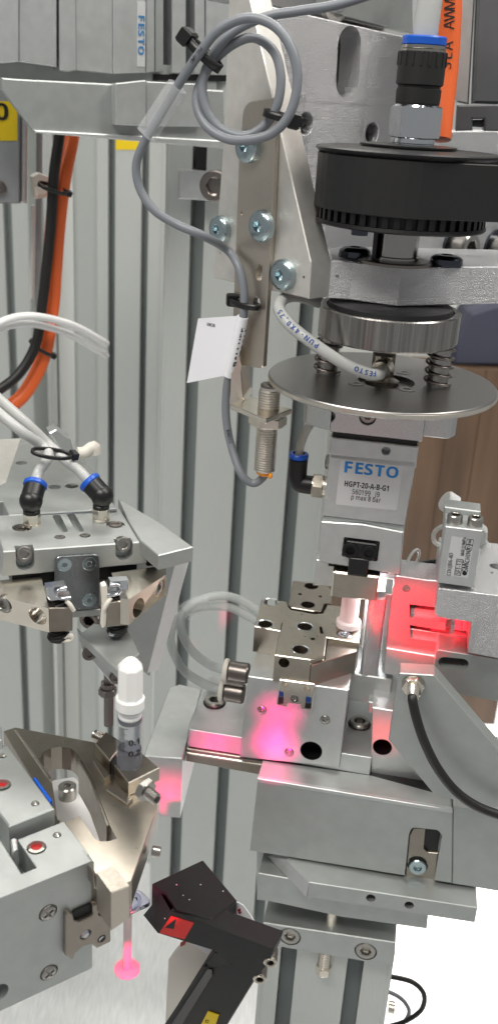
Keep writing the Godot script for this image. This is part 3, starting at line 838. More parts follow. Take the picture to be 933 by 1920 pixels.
func rotary_head() -> void:
	var o := T("bearing_shelf", "thick chamfered aluminium shelf holding the vertical shaft", "shelf", fM, Vector3(0, 37.5, -10))
	P("shelf", cut(prism([[-28.2, 8.9], [-18.6, 8.3], [3.4, 13.6], [66.2, -28.1], [71.1, -87.1], [-28.4, -40.3], [-34.5, -28.2]], 37.5, 54.7, 0.5, "y"), [drill(Vector3(-24.9, 47.9, 9), Vector3(0, 0, 1), 0.8, 2), drill(Vector3(41.7, 45.2, 5), Vector3(0.6, 0, 1), 0.5, 2)]), m.rough, o)
	for s in [Vector3(-19.2, 54.7, -7.2), Vector3(22.7, 54.7, -6)]:
		At("button_screw", button_screw(7.6, 4.6), m.black_zinc, o, s, Vector3.UP)
	P("bearing_seat", lathe([[0, 54.7], [17, 54.7], [17, 55.9], [15, 56.3], [0, 56.3]], 40), m.dark_steel, o)
	o = T("drive_shaft", "short turned steel shaft between shelf and pulley", "shaft", fM, Vector3(0, 54.7, 0))
	P("shaft", lathe([[0, 55.7], [10.2, 55.7], [10.2, 57.7], [9.6, 58.1], [9.6, 74], [0, 74]], 40), m.steel, o)
	P("key_flank", box(-10.6, 56.7, -2, -8.6, 74, 8, 0.3), m.black, o)
	# toothed pulley and its belt
	o = T("toothed_pulley", "large black toothed pulley on the vertical shaft", "pulley", fM, Vector3(0, 71.5, 0))
	P("hub", lathe([[0, 72], [35.5, 72], [35.5, 101], [0, 101]], 64), m.black_anod, o)
	P("lower_flange", lathe([[12, 71.2], [37.4, 71.2], [38.0, 71.8], [37.6, 73.2], [12, 73.4]], 72), m.black_anod, o)
	P("upper_flange", lathe([[0, 100.8], [38.6, 100.8], [40.0, 101.8], [40.0, 102.6], [39, 103.2], [0, 104.4]], 72), m.black_anod, o)
	P("hub_disc", lathe([[0, 104.2], [21, 104.2], [21, 105], [0, 105.6]], 48), m.black_anod, o)
	var tooth := prism([[-0.95, 35], [0.95, 35], [1.25, 37.4], [-1.25, 37.4]], 73.2, 79, 0.2, "y")
	for k in 48:
		var p := P("tooth", tooth, m.black_anod, o)
		p.transform = Transform3D(Basis(Vector3.UP, TAU * k / 48), p.position)
	At("setscrew", lathe([[0, 0], [3.6, 0], [3.6, 3], [0, 3]], 20), m.black_zinc, o, [-16, 68.2, 22], Vector3.UP)
	o = T("drive_belt", "wide black belt wrapped round the toothed pulley", "belt", fM, Vector3(0, 78, 0))
	var outer := []
	var inner := []
	for k in 25:
		var t := deg_to_rad(78 + 204.0 * k / 24)
		outer.append(Vector2(cos(t), -sin(t)) * 38.9)
		inner.append(Vector2(cos(t), -sin(t)) * 37.5)
	outer.push_front(outer[0] + Vector2(150, -14))
	inner.push_front(inner[0] + Vector2(150, -14))
	outer.append(outer[-1] + Vector2(150, -60))
	inner.append(inner[-1] + Vector2(150, -60))
	inner.reverse()
	P("band", prism(outer + inner, 78, 100.4, 0.3, "y"), m.belt, o)
	# rotary air union on top
	o = T("rotary_coupling", "silver hexagon air coupling with black sleeve on the pulley", "coupling", fM, Vector3(1.8, 105, 0))
	P("base_ring", lathe([[0, 104], [9.4, 104], [9.4, 105.6], [8.9, 105.8], [9.4, 106], [9.4, 107.8], [0, 107.8]], 40), m.chrome, o).position += Vector3(1.8, 0, 0) * MM
	P("hexagon", lathe([[0, 107.6], [9.2, 107.6], [11.0, 108.3, 1], [11.0, 120.4, 1], [9.2, 121.2], [0, 121.4]], 48), m.chrome, o).position += Vector3(1.8, 0, 0) * MM
	P("sleeve", lathe([[0, 121], [9.0, 121], [9.4, 122], [9.6, 127.4], [9.0, 127.8], [9.0, 128.6], [10.0, 129.2], [10.1, 141.8], [0, 141.8]], 48), m.rubber, o).position += Vector3(1.8, 0, 0) * MM
	var rib := box(-0.45, 136.2, 9.8, 0.45, 141.6, 10.5, 0.2)
	for k in 18:
		var p := P("grip_rib", rib, m.rubber, o)
		p.transform = Transform3D(Basis(Vector3.UP, TAU * k / 18), p.position + Vector3(1.8, 0, 0) * MM)
	P("metal_ring", lathe([[0, 141.7], [9.4, 141.7], [9.4, 142.6], [9.0, 142.8], [9.3, 143], [9.3, 144.2], [0, 144.2]], 40), m.screw, o).position += Vector3(1.8, 0, 0) * MM
	P("release_ring", lathe([[5.2, 144], [8.4, 144], [9.3, 144.6], [9.3, 147.2], [8.9, 147.8], [5.2, 147.8]], 40), m.blue, o).position += Vector3(1.8, 0, 0) * MM
	o = T("supply_hose", "milky air hose entering the top of the coupling", "hose", fM, Vector3(1.8, 150, 0))
	P("tubing", tube(bez([[1.8, 144, 0], [1.9, 152, 0], [2.0, 165, -1], [1.0, 185, -5], [-2, 210, -14]], 6), 5.2, 20), m.hose, o)
	var oc := T("motor_cable", "flat orange cable with black lettering beside the air coupling", "cable", fM, Vector3(11, 139.5, -45))
	var path := bez([Vector3(12.6, 107.1, -34), Vector3(12.2, 121.3, -38), Vector3(11.8, 139.4, -42), Vector3(10.6, 157.1, -44), Vector3(8, 178.6, -46)], 6)
	P("jacket", tube(path, 5.6, 18), m.orange, oc)
	along("SEA AWM", path, 0.43, 5.6, 4.6, m.ink, oc, 0.95)
	# grey things behind, upper right
	var c := T("pale_column", "pale grey upright plate behind the orange cable", "column", fM, Vector3(21.4, 119.4, -90))
	P("plate", prism([[-3.3, 183.2], [20.4, 184.1], [25.1, 123.1], [13.5, 124.5], [4.1, 124]], -110, -90, 0.8), m.alu, c)
	c = T("dark_housing", "dark grey motor housing at the upper right corner", "housing", fM, Vector3(34.2, 123.6, -70))
	P("housing", prism([[21.2, 182.4], [48.8, 183.4], [58.5, 124.7], [26.8, 123.7]], -130, -75, 1.2), m.dark_box, c)
	c = T("dark_clamp", "dark grey notched clamp block at the right edge above the belt", "clamp", fM, Vector3(30.5, 111.4, -60))
	P("clamp_body", prism([[19.1, 122.4], [57.3, 125.3], [59.3, 113.1], [33.6, 111.5], [32.8, 116.8], [27.3, 116.5], [28, 111.4], [19.9, 110.7]], -100, -62, 0.8), m.dark_box, c)
	P("clamp_tongue", prism([[27.3, 115.9], [33.4, 116.3], [33.9, 112.9], [27.7, 113]], -95, -70, 0.5), m.dark_box, c)
	# bearing housing, springs, disc
	o = T("bearing_ring", "polished steel bearing ring under the shelf", "ring", fM, Vector3(0, 20.4, 0))
	P("ring", lathe([[14, 20.4], [31.9, 20.4], [32.5, 21.1], [32.5, 33.9], [32, 34.5], [29.5, 34.5], [29, 33.5], [14, 33.5]], 96), m.ring, o)
	P("seal", lathe([[12, 33.5], [29, 33.5], [28.4, 36.1], [12, 37.4]], 64), m.black, o)
	o = T("spring_post", "sprung steel post between ring and disc, right of the elbow fitting", "post", fM, Vector3(25.6, 0.9, 6), "sprung posts on the disc")
	spring_post(o, Vector3(25.7, 0, -0.4))
	o = T("spring_post", "sprung steel post between ring and disc, behind the milky hose", "post", fM, Vector3(-26.1, 1.9, 6), "sprung posts on the disc")
	spring_post(o, Vector3(-27, 0, -3.5))
	o = T("round_disc", "wide turned steel disc above the gripper", "disc", fM, Vector3(0, -3.2, 0))
	P("disc", cut(lathe([[0, -3.2], [53.6, -3.2], [54.2, -2.6], [54.2, -0.6], [53.6, 0], [0, 0]], 128), [turned(lathe([[0, -2.2], [13.5, -2.2], [13.5, 2], [0, 2]], 40), [2, 0, 2])]), m.disc, o)
	P("rim_band", lathe([[54.0, -2.5], [54.35, -2.4], [54.35, -0.8], [54.0, -0.7]], 128), m.nickel_p, o)
	for s in [Vector3(-11.2, 0, 12.5), Vector3(12.1, 0, 13.8), Vector3(9.7, 0, -17.6), Vector3(-11.5, 0, -16.4)]:
		At("flat_screw", flat_screw(3.9, 0.45), m.screw, o, s, Vector3.UP)
	P("centre_boss", lathe([[0, -2.2], [8, -2.2], [8, -0.3], [7, 0.2], [0, 0.2]], 36), m.nickel_d, o)
	# elbow and its hose
	o = T("elbow_fitting", "small nickel elbow fitting on the disc", "fitting", fM, Vector3(0.1, 0, -7.3))
	var e: Vector3 = Vector3(-0.4, 0, -6)
	P("foot", lathe([[0, 0], [5.2, 0], [5.2, 2.4], [0, 2.4]], 24), m.nickel_p, o).position += e * MM
	P("body", box(-5.4, 2, -5, 5.4, 12.2, 5, 1.5), m.nickel_p, o).position += e * MM
	At("collar", lathe([[0, 0], [5.0, 0], [5.0, 3.8], [4.4, 4.8], [0, 4.8]], 32), m.nickel_p, o, e + Vector3(0.6, 6.0, 4.6), Vector3(-0.25, -0.2, 1))
	o = T("printed_hose", "milky hose with blue print curving from the elbow fitting round to the left", "hose", fM, Vector3(-18.7, 15.4, 22))
	path = bez([e + Vector3(0.6, 6.0, 5), e + Vector3(-0.6, 4.4, 12)] + [Vector3(-1.5, 8.2, 23), Vector3(-5.6, 8.8, 26), Vector3(-14.1, 11.9, 29), Vector3(-23.9, 17.2, 31), Vector3(-33.6, 22.5, 30), Vector3(-42.7, 27.5, 26), Vector3(-49.1, 32.4, 18), Vector3(-48.7, 35.2, 6), Vector3(-43.5, 34.5, -6), Vector3(-34.2, 30.6, -16)], 8)
	P("tubing", tube(path, 2.75, 18), m.hose, o)
	along("FESTO", path, 0.225, 2.8, 2.3, m.ink_blue, o, 1.05, false, Vector3(0, 0.38, 0.92), "Droid Sans", true)
	along("PUN-4X0,75", path, 0.46, 2.8, 2.3, m.ink_blue, o, 1.15, false, Vector3(0, 0.38, 0.92), "Droid Sans", true)

func spring_post(o: Node3D, c: Vector3) -> void:
	P("pin", lathe([[0, 0], [5.0, 0], [5.0, 13], [4.6, 13.4], [4.6, 20.4], [0, 20.4]], 32), m.steel, o).position += c * MM
	var turn := []
	for k in 60:
		var t := TAU * 4.4 * k / 59
		turn.append(c + Vector3(cos(t) * 6.2, 0.8 + 18.0 * k / 59, sin(t) * 6.2))
	P("spring", tube(turn, 0.62, 8), m.dark_steel, o)

func gripper() -> void:
	var o := T("gripper_adapter", "pale aluminium adapter block between disc and gripper", "adapter", fM, Vector3(2, -22, 0))
	var core := prism(rnd([[-21, 19.5], [22, 19.5], [22, -20], [-21, -20]], 0.5), -22.5, -3.3, 0.4, "y")
	P("block", cut(core, [tapped([-4.2, -13.4, 19.5], Vector3.BACK, 3.6, 8), drill(Vector3(-22.1, -15, 19.5), Vector3.BACK, 2.6, 8, 0.6)]), m.milled, o)
	P("set_screw", lathe([[0, -4], [3.4, -4], [3.4, -0.6], [2, -0.6, 1], [2, -3, 1], [0, -3]], 24), m.screw, o).transform = Transform3D(aim(Vector3.BACK), o.get_child(0).position + Vector3(-4.2, -13.4, 18.6) * MM)
	P("left_wing", prism(rnd([[-21.2, 18.5], [-35, 12], [-35, -10], [-21.2, -16]], [0, 4, 4, 0]), -22.2, -3.3, 0.4, "y"), m.milled, o)
	P("right_wing", prism(rnd([[22.2, 14], [34, 14], [37, 8], [37, -12], [22.2, -16]], [0, 3, 3, 3, 0]), -21.5, -3.3, 0.5, "y"), m.milled, o)
	o = T("parallel_gripper", "silver parallel gripper body with blue maker's lettering", "gripper", fM, Vector3(0, -90, 0))
	P("joint_gap", box(-19.6, -25, -14, 20, -22.4, 18, 0.1), m.black, o)
	P("head_band", cut(box(-20.3, -35.4, -16, 20.7, -25, 20, 0.5), [drill(Vector3(6, -28.7, 20), Vector3.BACK, 1.9, 6, 0.3)]), m.alu, o)
	P("body", prism([[-20, -33.1], [20.4, -32.2], [19, -65.1], [-20.8, -65.1]], -16, 20, 0.4), m.alu, o)
	P("lower_band", prism([[-20.9, -65.7], [18.7, -65.7], [19.2, -69.3], [-20.6, -69.3]], -15, 18.6, 0.2), m.alu2, o)
	P("jaw_housing", cut(prism([[-21, -67.7], [-1.1, -66.5], [18.8, -68], [19.7, -90.8], [-20.4, -89.6]], -17, 21.2, 0.5), [prism(rnd([[-9.4, -74.4], [8.2, -74.3], [8.1, -85.2], [-9.5, -84.8]], 0.8), 17, 24, 0)]), m.alu, o)
	var lb := P("label", prism(rnd([[-14.7, -35.4], [14.7, -35], [14.3, -57.7], [-14.9, -58.4]], 0.8), 20.02, 20.12, 0), m.film, o)
	var right := Vector3(1, -0.003, 0)
	letters("FESTO", 5.6, Vector3(0.1, -38.8, 20.2), right, Vector3.UP, m.logo, lb, 1.17, true)
	letters("HGPT-20-A-B-G1", 2.75, Vector3(-1.1, -47.1, 20.2), right, Vector3.UP, m.ink, lb, 0.75, true)
	letters("560199   J9", 2.5, Vector3(-1.2, -50.8, 20.2), right, Vector3.UP, m.ink, lb, 0.78)
	letters("p max 8 bar", 2.4, Vector3(-0.9, -53.6, 20.2), right, Vector3.UP, m.ink, lb, 0.80)
	P("jaw_slide", prism(rnd([[-8.8, -75.4], [8.1, -75.4], [7.8, -84.9], [-9, -84.7]], 0.6), 14, 20.6, 0.3), m.black_anod, o)
	var jp := P("jaw_plate", prism(rnd([[-8.1, -75.4], [7.7, -75.5], [7.3, -84.2], [-8.3, -83.8]], 1.4), 19, 23, 0.5), m.black, o)
	for s in [Vector3(-5.5, -80.2, 23), Vector3(3.6, -80.4, 23)]:
		At("cap_screw", lathe([[0, 0], [4.0, 0], [4.0, 0.7], [3.6, 0.9], [2.2, 0.9], [2.2, -0.8, 1], [0, -0.9]], 30), m.black_anod, jp, s, Vector3.BACK)
	P("jaw_arm", prism([[-5.6, -83.8], [4, -83.6], [4.1, -92.6], [-5.8, -92.9]], 17, 24, 0.4), m.black, o)
	P("side_jaw", prism([[-23.5, -99.5], [-13.8, -98.7], [-14.1, -113.7], [-24.2, -114.6]], -14, -2, 0.4), m.alu, o)
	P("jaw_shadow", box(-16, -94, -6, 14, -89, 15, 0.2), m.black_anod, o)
	# the nickel finger holding the white cap
	P("finger", cut(prism([[-12.3, -93], [10, -92.7], [9.9, -106.3], [-12.1, -107.3]], -8, 22.5, 0.9), [prism([[-10.3, -103.4], [-0.7, -103.2], [-0.6, -107.3], [-10.2, -107.6]], 21.9, 26, 0)]), m.nickel, o)
	P("finger_edge", prism([[-13, -93.7], [-11.2, -93.8], [-11, -107.4], [-13.1, -107.4]], -8, 21.5, 0.6), m.nickel_p, o)
	# elbow fitting at the left side
	o = T("air_elbow", "black push-in elbow with blue ring at the left of the gripper", "fitting", fM, Vector3(-31.3, -55.1, 4))
	var c: Vector3 = Vector3(-23.4, -56.1, 4)
	At("thread_collar", lathe([[0, 0], [5.4, 0], [5.4, 2.6], [0, 2.6]], 30), m.nickel_p, o, Vector3(-20.4, c.y, 4), Vector3.LEFT)
	At("hexagon", lathe([[0, 2.4], [5.6, 2.4], [6.4, 3.0, 1], [6.4, 7.4, 1], [5.6, 8, ], [0, 8]], 48), m.nickel, o, Vector3(-20.4, c.y, 4), Vector3.LEFT, 15)
	var k: Vector3 = Vector3(-36, c.y, 4)
	var eb := P("elbow", tube(bez([Vector3(-28, c.y, 4), Vector3(-32, c.y, 4), Vector3(-35, c.y + 0.6, 4), Vector3(-36.2, c.y + 3.4, 4), Vector3(-36.4, c.y + 7, 4), Vector3(-36.4, c.y + 13, 4)], 6), 4.7, 22), m.black, o)
	At("release_ring", lathe([[3, 0], [4.3, 0], [4.9, 0.6], [4.9, 2.2], [4.4, 2.8], [3, 2.8]], 32), m.blue, eb, Vector3(-36.4, c.y + 13.2, 4), Vector3.UP)
	At("plug", lathe([[0, 0], [4.0, 0], [4.0, 2.4], [3.4, 3.0], [1.8, 3.0], [1.8, 1.6, 1], [0, 1.6]], 30), m.screw, o, Vector3(-20.4, Vector3(-22.3, -44.6, 4).y, -1), Vector3.LEFT)
	var h := T("clear_hose", "clear hose rising from the black elbow behind the adapter", "hose", fM, Vector3(-36.4, c.y + 16, 4))
	P("tubing", tube(bez([Vector3(-36.4, c.y + 12, 4), Vector3(-36, c.y + 20, 3), Vector3(-33.5, c.y + 28, 0), Vector3(-28, c.y + 36, -8), Vector3(-24, c.y + 42, -20)], 6), 2.1, 16), m.hose_b, h)
	# the cap between the jaws
	o = T("needle_cap", "milky white cap gripped under the nickel finger", "cap", fM, Vector3(-3.3, -133.3, 3.5))
	var b: Vector3 = Vector3(-3.4, -132.3, 3)
	P("flange", lathe([[0, 0], [5.2, 0], [6.4, 0.8], [6.5, 3.6], [5.8, 4.4], [0, 4.6]], 36), m.cap, o).position += Vector3(b.x, -133.3, 3) * MM
	P("shaft", lathe([[0, 4.4], [4.9, 4.4], [4.7, 20], [0, 20]], 12), m.cap, o).position += Vector3(b.x, -133.3, 3) * MM

# a solid between two outlines with the same number of corners (both counter-clockwise seen from the top one)
func loft(top: Array, bottom: Array) -> ArrayMesh:
	var st := new_st()
	st.set_smooth_group(-1)
	var n := top.size()
	var mid_t := Vector3.ZERO
	var mid_b := Vector3.ZERO
	for i in n:
		mid_t += v3(top[i]) / n
		mid_b += v3(bottom[i]) / n
	for i in n:
		var j := (i + 1) % n
		quad(st, v3(bottom[i]), v3(bottom[j]), v3(top[j]), v3(top[i]))
		tri(st, mid_t, v3(top[i]), v3(top[j]))
		tri(st, mid_b, v3(bottom[j]), v3(bottom[i]))
	return done(st)

func bore(c, dir: Vector3, r: float, depth: float) -> ArrayMesh:   # plain cutter for a bore
	return turned(lathe([[0, -depth], [r, -depth], [r, 1.5], [0, 1.5]], 32), c, dir)

func lower_station() -> void:
	# nickel jaw blocks
	var o := T("nickel_jaw", "broad nickel plated jaw block with round holes under the white cap", "jaw", fM, Vector3(-26.8, -148.7, 13.7), "nickel jaw blocks of the lower gripper")
	var up := Vector3.UP
	var holes := [bore(Vector3(-47.2, -133.3, -12.5), up, 3.7, 12), bore(Vector3(-46, -133.3, 12.4), up, 3.7, 12), bore(Vector3(-25.5, -133.3, 9.3), up, 4.2, 12), bore(Vector3(-24.5, -133.3, 33.2), up, 4.4, 12), bore(Vector3(-19.8, -133.3, 20.9), up, 1.2, 6),
		prism([[-18.1, 7.2], [-16.8, 6.8], [-15.1, 13.9], [-16.7, 14.3]], -140, -130, 0, "y"), bore(Vector3(-4.5, -133.3, 11.4), up, 4.2, 2.2), bore(Vector3(-31.3, -137.1, 41.7), Vector3.BACK, 2.7, 14)]
	P("block", cut(prism([[-51, 16.2], [-52.5, -15.4], [-38.8, -15.6], [-37.2, -10.3], [-35.2, -7.1], [-22.6, -5.9], [-17.9, -7.9], [-16.7, -18.3], [-8.8, -18.7], [3.5, -3.2], [3.8, 18], [-13.1, 17.2], [-12.1, 35.5], [-18.3, 41.4], [-36.2, 41.8], [-37.5, 17.5]], -148.7, -133.3, 0.35, "y"), holes), m.nickel, o)
	P("lower_step", prism([[-12.7, 15.9], [3.7, 17.3], [3.1, 23], [-17.7, 42.5], [-18.2, 38.5], [-11.6, 35.6]], -148.7, -135.9, 0.3, "y"), m.nickel_d, o)
	P("bar_line", prism([[-37.8, 10], [-37.3, 8.1], [-36.9, 16.1], [-37.3, 17.4]], -133.3, -133.2, 0, "y"), m.hole, o)  # dark line drawn for the gap between cube and bar
	At("recessed_screw", lathe([[0, -2], [3.9, -2], [3.9, -0.3], [3.2, 0.2], [2.2, 0.2], [2.0, -0.2, 1], [2.0, -1.6, 1], [0, -1.6]], 30), m.chrome, o, Vector3(-4.5, -133.3, 11.4), up)
	for h in [Vector3(-47.2, -133.3, -12.5), Vector3(-46, -133.3, 12.4), Vector3(-25.5, -133.3, 9.3), Vector3(-24.5, -133.3, 33.2)]:
		At("hole_chamfer", lathe([[3.9, 0.0], [4.6, 0.05], [4.4, 0.12], [3.9, 0.0]], 32), m.chrome, o, h, up)
	o = T("nickel_jaw", "narrow nickel plated rear jaw piece with two round holes", "jaw", fM, Vector3(-29.8, -148.7, -53.9), "nickel jaw blocks of the lower gripper")
	P("block", cut(prism([[-37.4, -12.2], [-39.1, -42.4], [-19.7, -42.7], [-15.2, -34.5], [-14.9, -20.7], [-18.4, -19.7], [-19, -10], [-22.9, -8.9], [-35.3, -9.6]], -148.7, -133.3, 0.35, "y"), [bore(Vector3(-28.1, -133.3, -38.1), up, 3.9, 12), bore(Vector3(-27, -133.3, -15.3), up, 3.8, 12), bore(Vector3(-32.9, -133.3, -26.5), up, 1.1, 6), bore(Vector3(-21.6, -133.3, -27.2), up, 1.0, 6)]), m.nickel_d, o)
	# gripper body underneath
	o = T("lower_gripper", "silver gripper body with black bore and cross screws, lit magenta", "gripper", fM, Vector3(-23.6, -198.5, 20))
	P("body", cut(prism([[-49, -148.6], [1.7, -148], [1.5, -194.9], [-50.7, -198.6]], -28, 40.5, 0.4), [bore(Vector3(-13.8, -187.5, 40.5), Vector3.BACK, 5.7, 12), bore(Vector3(-40.7, -167.6, 40.5), Vector3.BACK, 2.7, 0.5), bore(Vector3(-8.3, -167.5, 40.5), Vector3.BACK, 2.7, 0.5), bore(Vector3(-25, -190.6, 40.5), Vector3.BACK, 2.7, 0.5)]), m.alu, o)
	for s in [Vector3(-40.7, -167.6, 40.5), Vector3(-8.3, -167.5, 40.5), Vector3(-25, -190.6, 40.5)]:
		At("cross_screw", cross_screw(2.4), m.screw, o, s + Vector3(0, 0, -0.5), Vector3.BACK, 20)
	P("added_dark_lining", lathe([[0, -11], [5.5, -11], [5.5, -0.25], [5.72, -0.2]], 28), m.black, o).transform = Transform3D(aim(Vector3.BACK), o.get_child(0).position + (Vector3(-13.8, -187.5, 40.5)) * MM)  # black sleeve added so the bore reads dark inside
	var gp := P("guide_plate", cut(prism(rnd([[-32.9, -146.2], [-15, -145.9], [-15.3, -161.7], [-21, -161.8], [-21.4, -159.3], [-27.4, -159.4], [-27.8, -162], [-33.3, -161.4]], 0.5), 40.6, 43, 0.4), [bore(Vector3(-29.8, -148.8, 43), Vector3.BACK, 1.7, 2), bore(Vector3(-18.7, -149.1, 43), Vector3.BACK, 1.7, 2)]), m.nickel_p, o)
	At("centre_screw", lathe([[0, 0], [2.1, 0], [2.1, 0.3], [1.2, 0.3], [1.0, -0.2], [0, -0.3]], 24), m.chrome, gp, Vector3(-24.4, -156, 43), Vector3.BACK)
	for q in [[[-32.6, -152.5], [-30.1, -153], [-29.7, -158.3], [-32.3, -160.7]], [[-19, -153.3], [-16, -153.4], [-15.8, -159.6], [-18.9, -158.6]]]:
		P("blue_insert", prism(q, 41, 43.2, 0.3), m.blue_d, o)
	for q in [[[-32.6, -156], [-29.9, -155.8], [-29.9, -159.9], [-32.6, -160.7]], [[-18.7, -157], [-15.7, -157.1], [-15.7, -160.6], [-19, -160.5]]]:
		P("dark_slot", prism(q, 41.5, 43.35, 0.1), m.black, o)
	# base flange either side of the body
	o = T("base_flange", "silver base flange under the lower gripper with one sunk cap screw at each end", "flange", fM, Vector3(-20.4, -198.5, 32.6))
	P("flange", cut(prism(rnd([[-79.4, 38.8], [17.3, 38.6], [14.4, -16.9], [-3.7, -16.9], [-80.7, -12.7]], [1.5, 0.5, 0.5, 0, 1.5]), -198.1, -187.3, 0.5, "y"), [bore(Vector3(8.5, -187.3, 10.6), up, 6.2, 3), bore(Vector3(-71, -187.3, 11.4), up, 6.2, 3), bore(Vector3(-13.8, -187.5, 40.5), Vector3.BACK, 5.9, 14)]), m.alu, o)
	for s in [Vector3(8.5, -187.3, 10.6), Vector3(-71, -187.3, 11.4)]:
		At("cap_screw", cap_screw(5.5, 5.4), m.screw, o, s + Vector3(0, -3, 0), up)
	P("dark_gap_strip", prism([[-50.6, 41.1], [-46.6, 40.9], [17.4, 38.7], [62.7, 46.5], [63, 20], [-51.2, 21.4]], -198.8, -198.1, 0.05, "y"), m.black, o)  # black strip drawn for the dark gap under the body
	# hose fittings
	o = T("hose_barb", "dark hose barrel with ivory collar, upper of two left of the lower gripper", "fitting", fM, Vector3(-58, -160.4, 19.4), "hose barrels at the lower gripper")
	var a: Vector3 = Vector3(-56, -152.6, 31.7)
	var b: Vector3 = Vector3(-58, -166.8, 29.3)
	barb(o, a)
	o = T("hose_barb", "dark hose barrel with ivory collar, lower of two left of the lower gripper", "fitting", fM, Vector3(-58, -166.8, 29.3), "hose barrels at the lower gripper")
	barb(o, b)
	o = T("hose_clip", "white plastic clip tab between the hose barrels and flange", "clip", fM, Vector3(-75.1, -184.3, -6.5))
	P("tab", prism(rnd([[-78.2, -0.8], [-77.3, -5], [-67.9, -5.4], [-67.1, 0.1], [-76.9, 2.2]], 1.5), -183.3, -181.3, 0.4, "y"), m.white, o)
	o = T("clear_hose", "inner clear hose of the loop left of the nickel jaws", "hose", fM, Vector3(-89.8, -149.7, 10), "clear hoses looping left of the nickel jaws")
	P("tubing", tube(bez([a + Vector3(-5, 0, 0), a + Vector3(-9, 0.6, 0)] + [Vector3(-75.5, -164.9, 9), Vector3(-85.8, -161.5, 4), Vector3(-93.2, -155.3, -2), Vector3(-95.8, -148.8, -8), Vector3(-92.5, -143.4, -14), Vector3(-84.7, -139.5, -18), Vector3(-74.9, -138.4, -22), Vector3(-64.8, -142.6, -26), Vector3(-51, -152.9, -30)], 7), 2.5, 16), m.hose_c, o)
	o = T("clear_hose", "outer clear hose of the loop left of the nickel jaws", "hose", fM, Vector3(-95.6, -153.9, 10), "clear hoses looping left of the nickel jaws")
	var path := bez([b + Vector3(-5, 0, 0), b + Vector3(-9, 0.6, 0)] + [Vector3(-77.8, -174.7, 13), Vector3(-89.3, -171.9, 8), Vector3(-97.4, -164.5, 2), Vector3(-100.6, -157.6, -4), Vector3(-98.7, -151.2, -9), Vector3(-93.7, -146.9, -14), Vector3(-83.4, -145.4, -20), Vector3(-71.9, -146.4, -24), Vector3(-61.4, -151.9, -27), Vector3(-49, -160.2, -30)], 7)
	P("tubing", tube(path, 2.5, 16), m.hose_c, o)
	o = T("clear_sleeve", "clear shrink sleeve round both clear hoses at the top of their loop", "sleeve", fM, Vector3(-90.2, -143.3, -12))
	P("tube_wall", tube(bez([Vector3(-94.6, -145.8, -9), Vector3(-90.5, -143.2, -13), Vector3(-84.3, -142.1, -18)], 6), 5.0, 18), m.sleeve, o)
	# steel rail end and pink lit block
	o = T("guide_rail", "stained steel guide rail end left of the machine block", "rail", fM, Vector3(-62.8, -209.1, 34))
	P("rail", prism([[-79.9, -200.5], [-36.6, -200.1], [-36, -210.3], [-79.9, -209.1]], 18, 37.5, 0.5), m.nickel_d, o)
	P("rail_lip", prism([[-79.7, -202.8], [-36.4, -202.4], [-36.3, -203.8], [-79.6, -204.2]], 36, 38, 0.3), m.nickel_p, o)
	P("added_light_stop", box(-79, -206, -10, -48, -198.2, 36, 0.2), m.nickel_d, o)  # added fill; keeps lamp light from leaking under the flange
	o = T("end_block", "sloping aluminium end block lit pink, left of the guide rail", "block", fM, Vector3(-86, -248.7, 48.4))
	P("block", cut(prism([[-99.4, 51.4], [-79.5, 48.4], [-84.5, -17.7], [-98.1, -19.3], [-102.8, -13.9]], -238, -199, 0.4, "y"), [bore(Vector3(-71, -192, 71.3), Vector3.RIGHT, 1.8, 6), bore(Vector3(-71, -200.7, 72.4), Vector3.RIGHT, 1.8, 6)]), m.alu, o)
	# machine block with its cut-out
	o = T("machine_block", "long silver machine block with an arched cut-out and blue tinted screw", "block", fM, Vector3(14.2, -243.6, 56))
	var out := rnd([[41.1, -245.7], [40, -217.6], [41, -212.3], [53.8, -211.3], [56.3, -214.1], [56.2, -244.7]], [0, 2.5, 2.5, 2.5, 2.5, 0])
	P("block", cut(prism([[-38.3, -198.1], [59.4, -198.2], [65.1, -243.4], [-39.8, -245.2]], -10, 56, 0.5), [prism(out, 51, 59, 0)]), m.alu2, o)
	P("top_lip", prism([[-38.3, -197.7], [59.3, -197.5], [59.4, -199.7], [-38.4, -200.1]], 54, 56.4, 0.25), m.alu, o)
	P("cover_plate", cut(prism(rnd([[41.8, -247.9], [40.7, -220], [42, -215.3], [48.1, -214.3], [48.8, -227.1], [50.7, -228.8], [56, -228.3], [56.7, -246.7]], [0, 2, 2, 0, 1.5, 1.5, 0, 0]), 51, 53, 0.3), [bore(Vector3(46.9, -237.6, 53), Vector3.BACK, 5.4, 1.4)]), m.nickel_d, o)
	P("dark_recess", prism([[47.3, -215.1], [55.8, -214.7], [55.8, -231.1], [48.2, -231.4]], 51, 51.4, 0), m.black, o)
	At("torx_screw", lathe([[0, 0], [4.6, 0], [4.6, 2.2], [4.2, 2.7], [2.2, 2.7], [2.0, 1.2, 1], [0, 1.1]], 30), m.zinc, o, Vector3(47, -238.5, 52), Vector3.BACK)
	o = T("side_block", "plain grey block continuing the machine block to the right edge", "block", fM, Vector3(83, -247.8, 48))
	P("block", prism([[59.3, -196.1], [100.6, -195.3], [108.6, -243.4], [77.1, -243.7], [65.3, -243.9]], -10, 55.4, 0.3), m.alu2, o)
	# plates below
	o = T("carrier_plate", "chamfered aluminium carrier plate with two threaded holes under the machine block", "plate", fM, Vector3(31.8, -255.5, 52.3))
	P("plate", cut(prism([[-19.7, 56.7], [-6.4, 70.3], [77.8, 67.3], [77.5, 49.9], [75.5, 2.3], [-20.2, 8.3]], -255.5, -245.5, 0.4, "y"), [tapped(Vector3(25.2, -249.8, 70.3), Vector3.BACK, 2.3, 8), tapped(Vector3(44.6, -250.6, 68.8), Vector3.BACK, 2.3, 8)]), m.alu2, o)
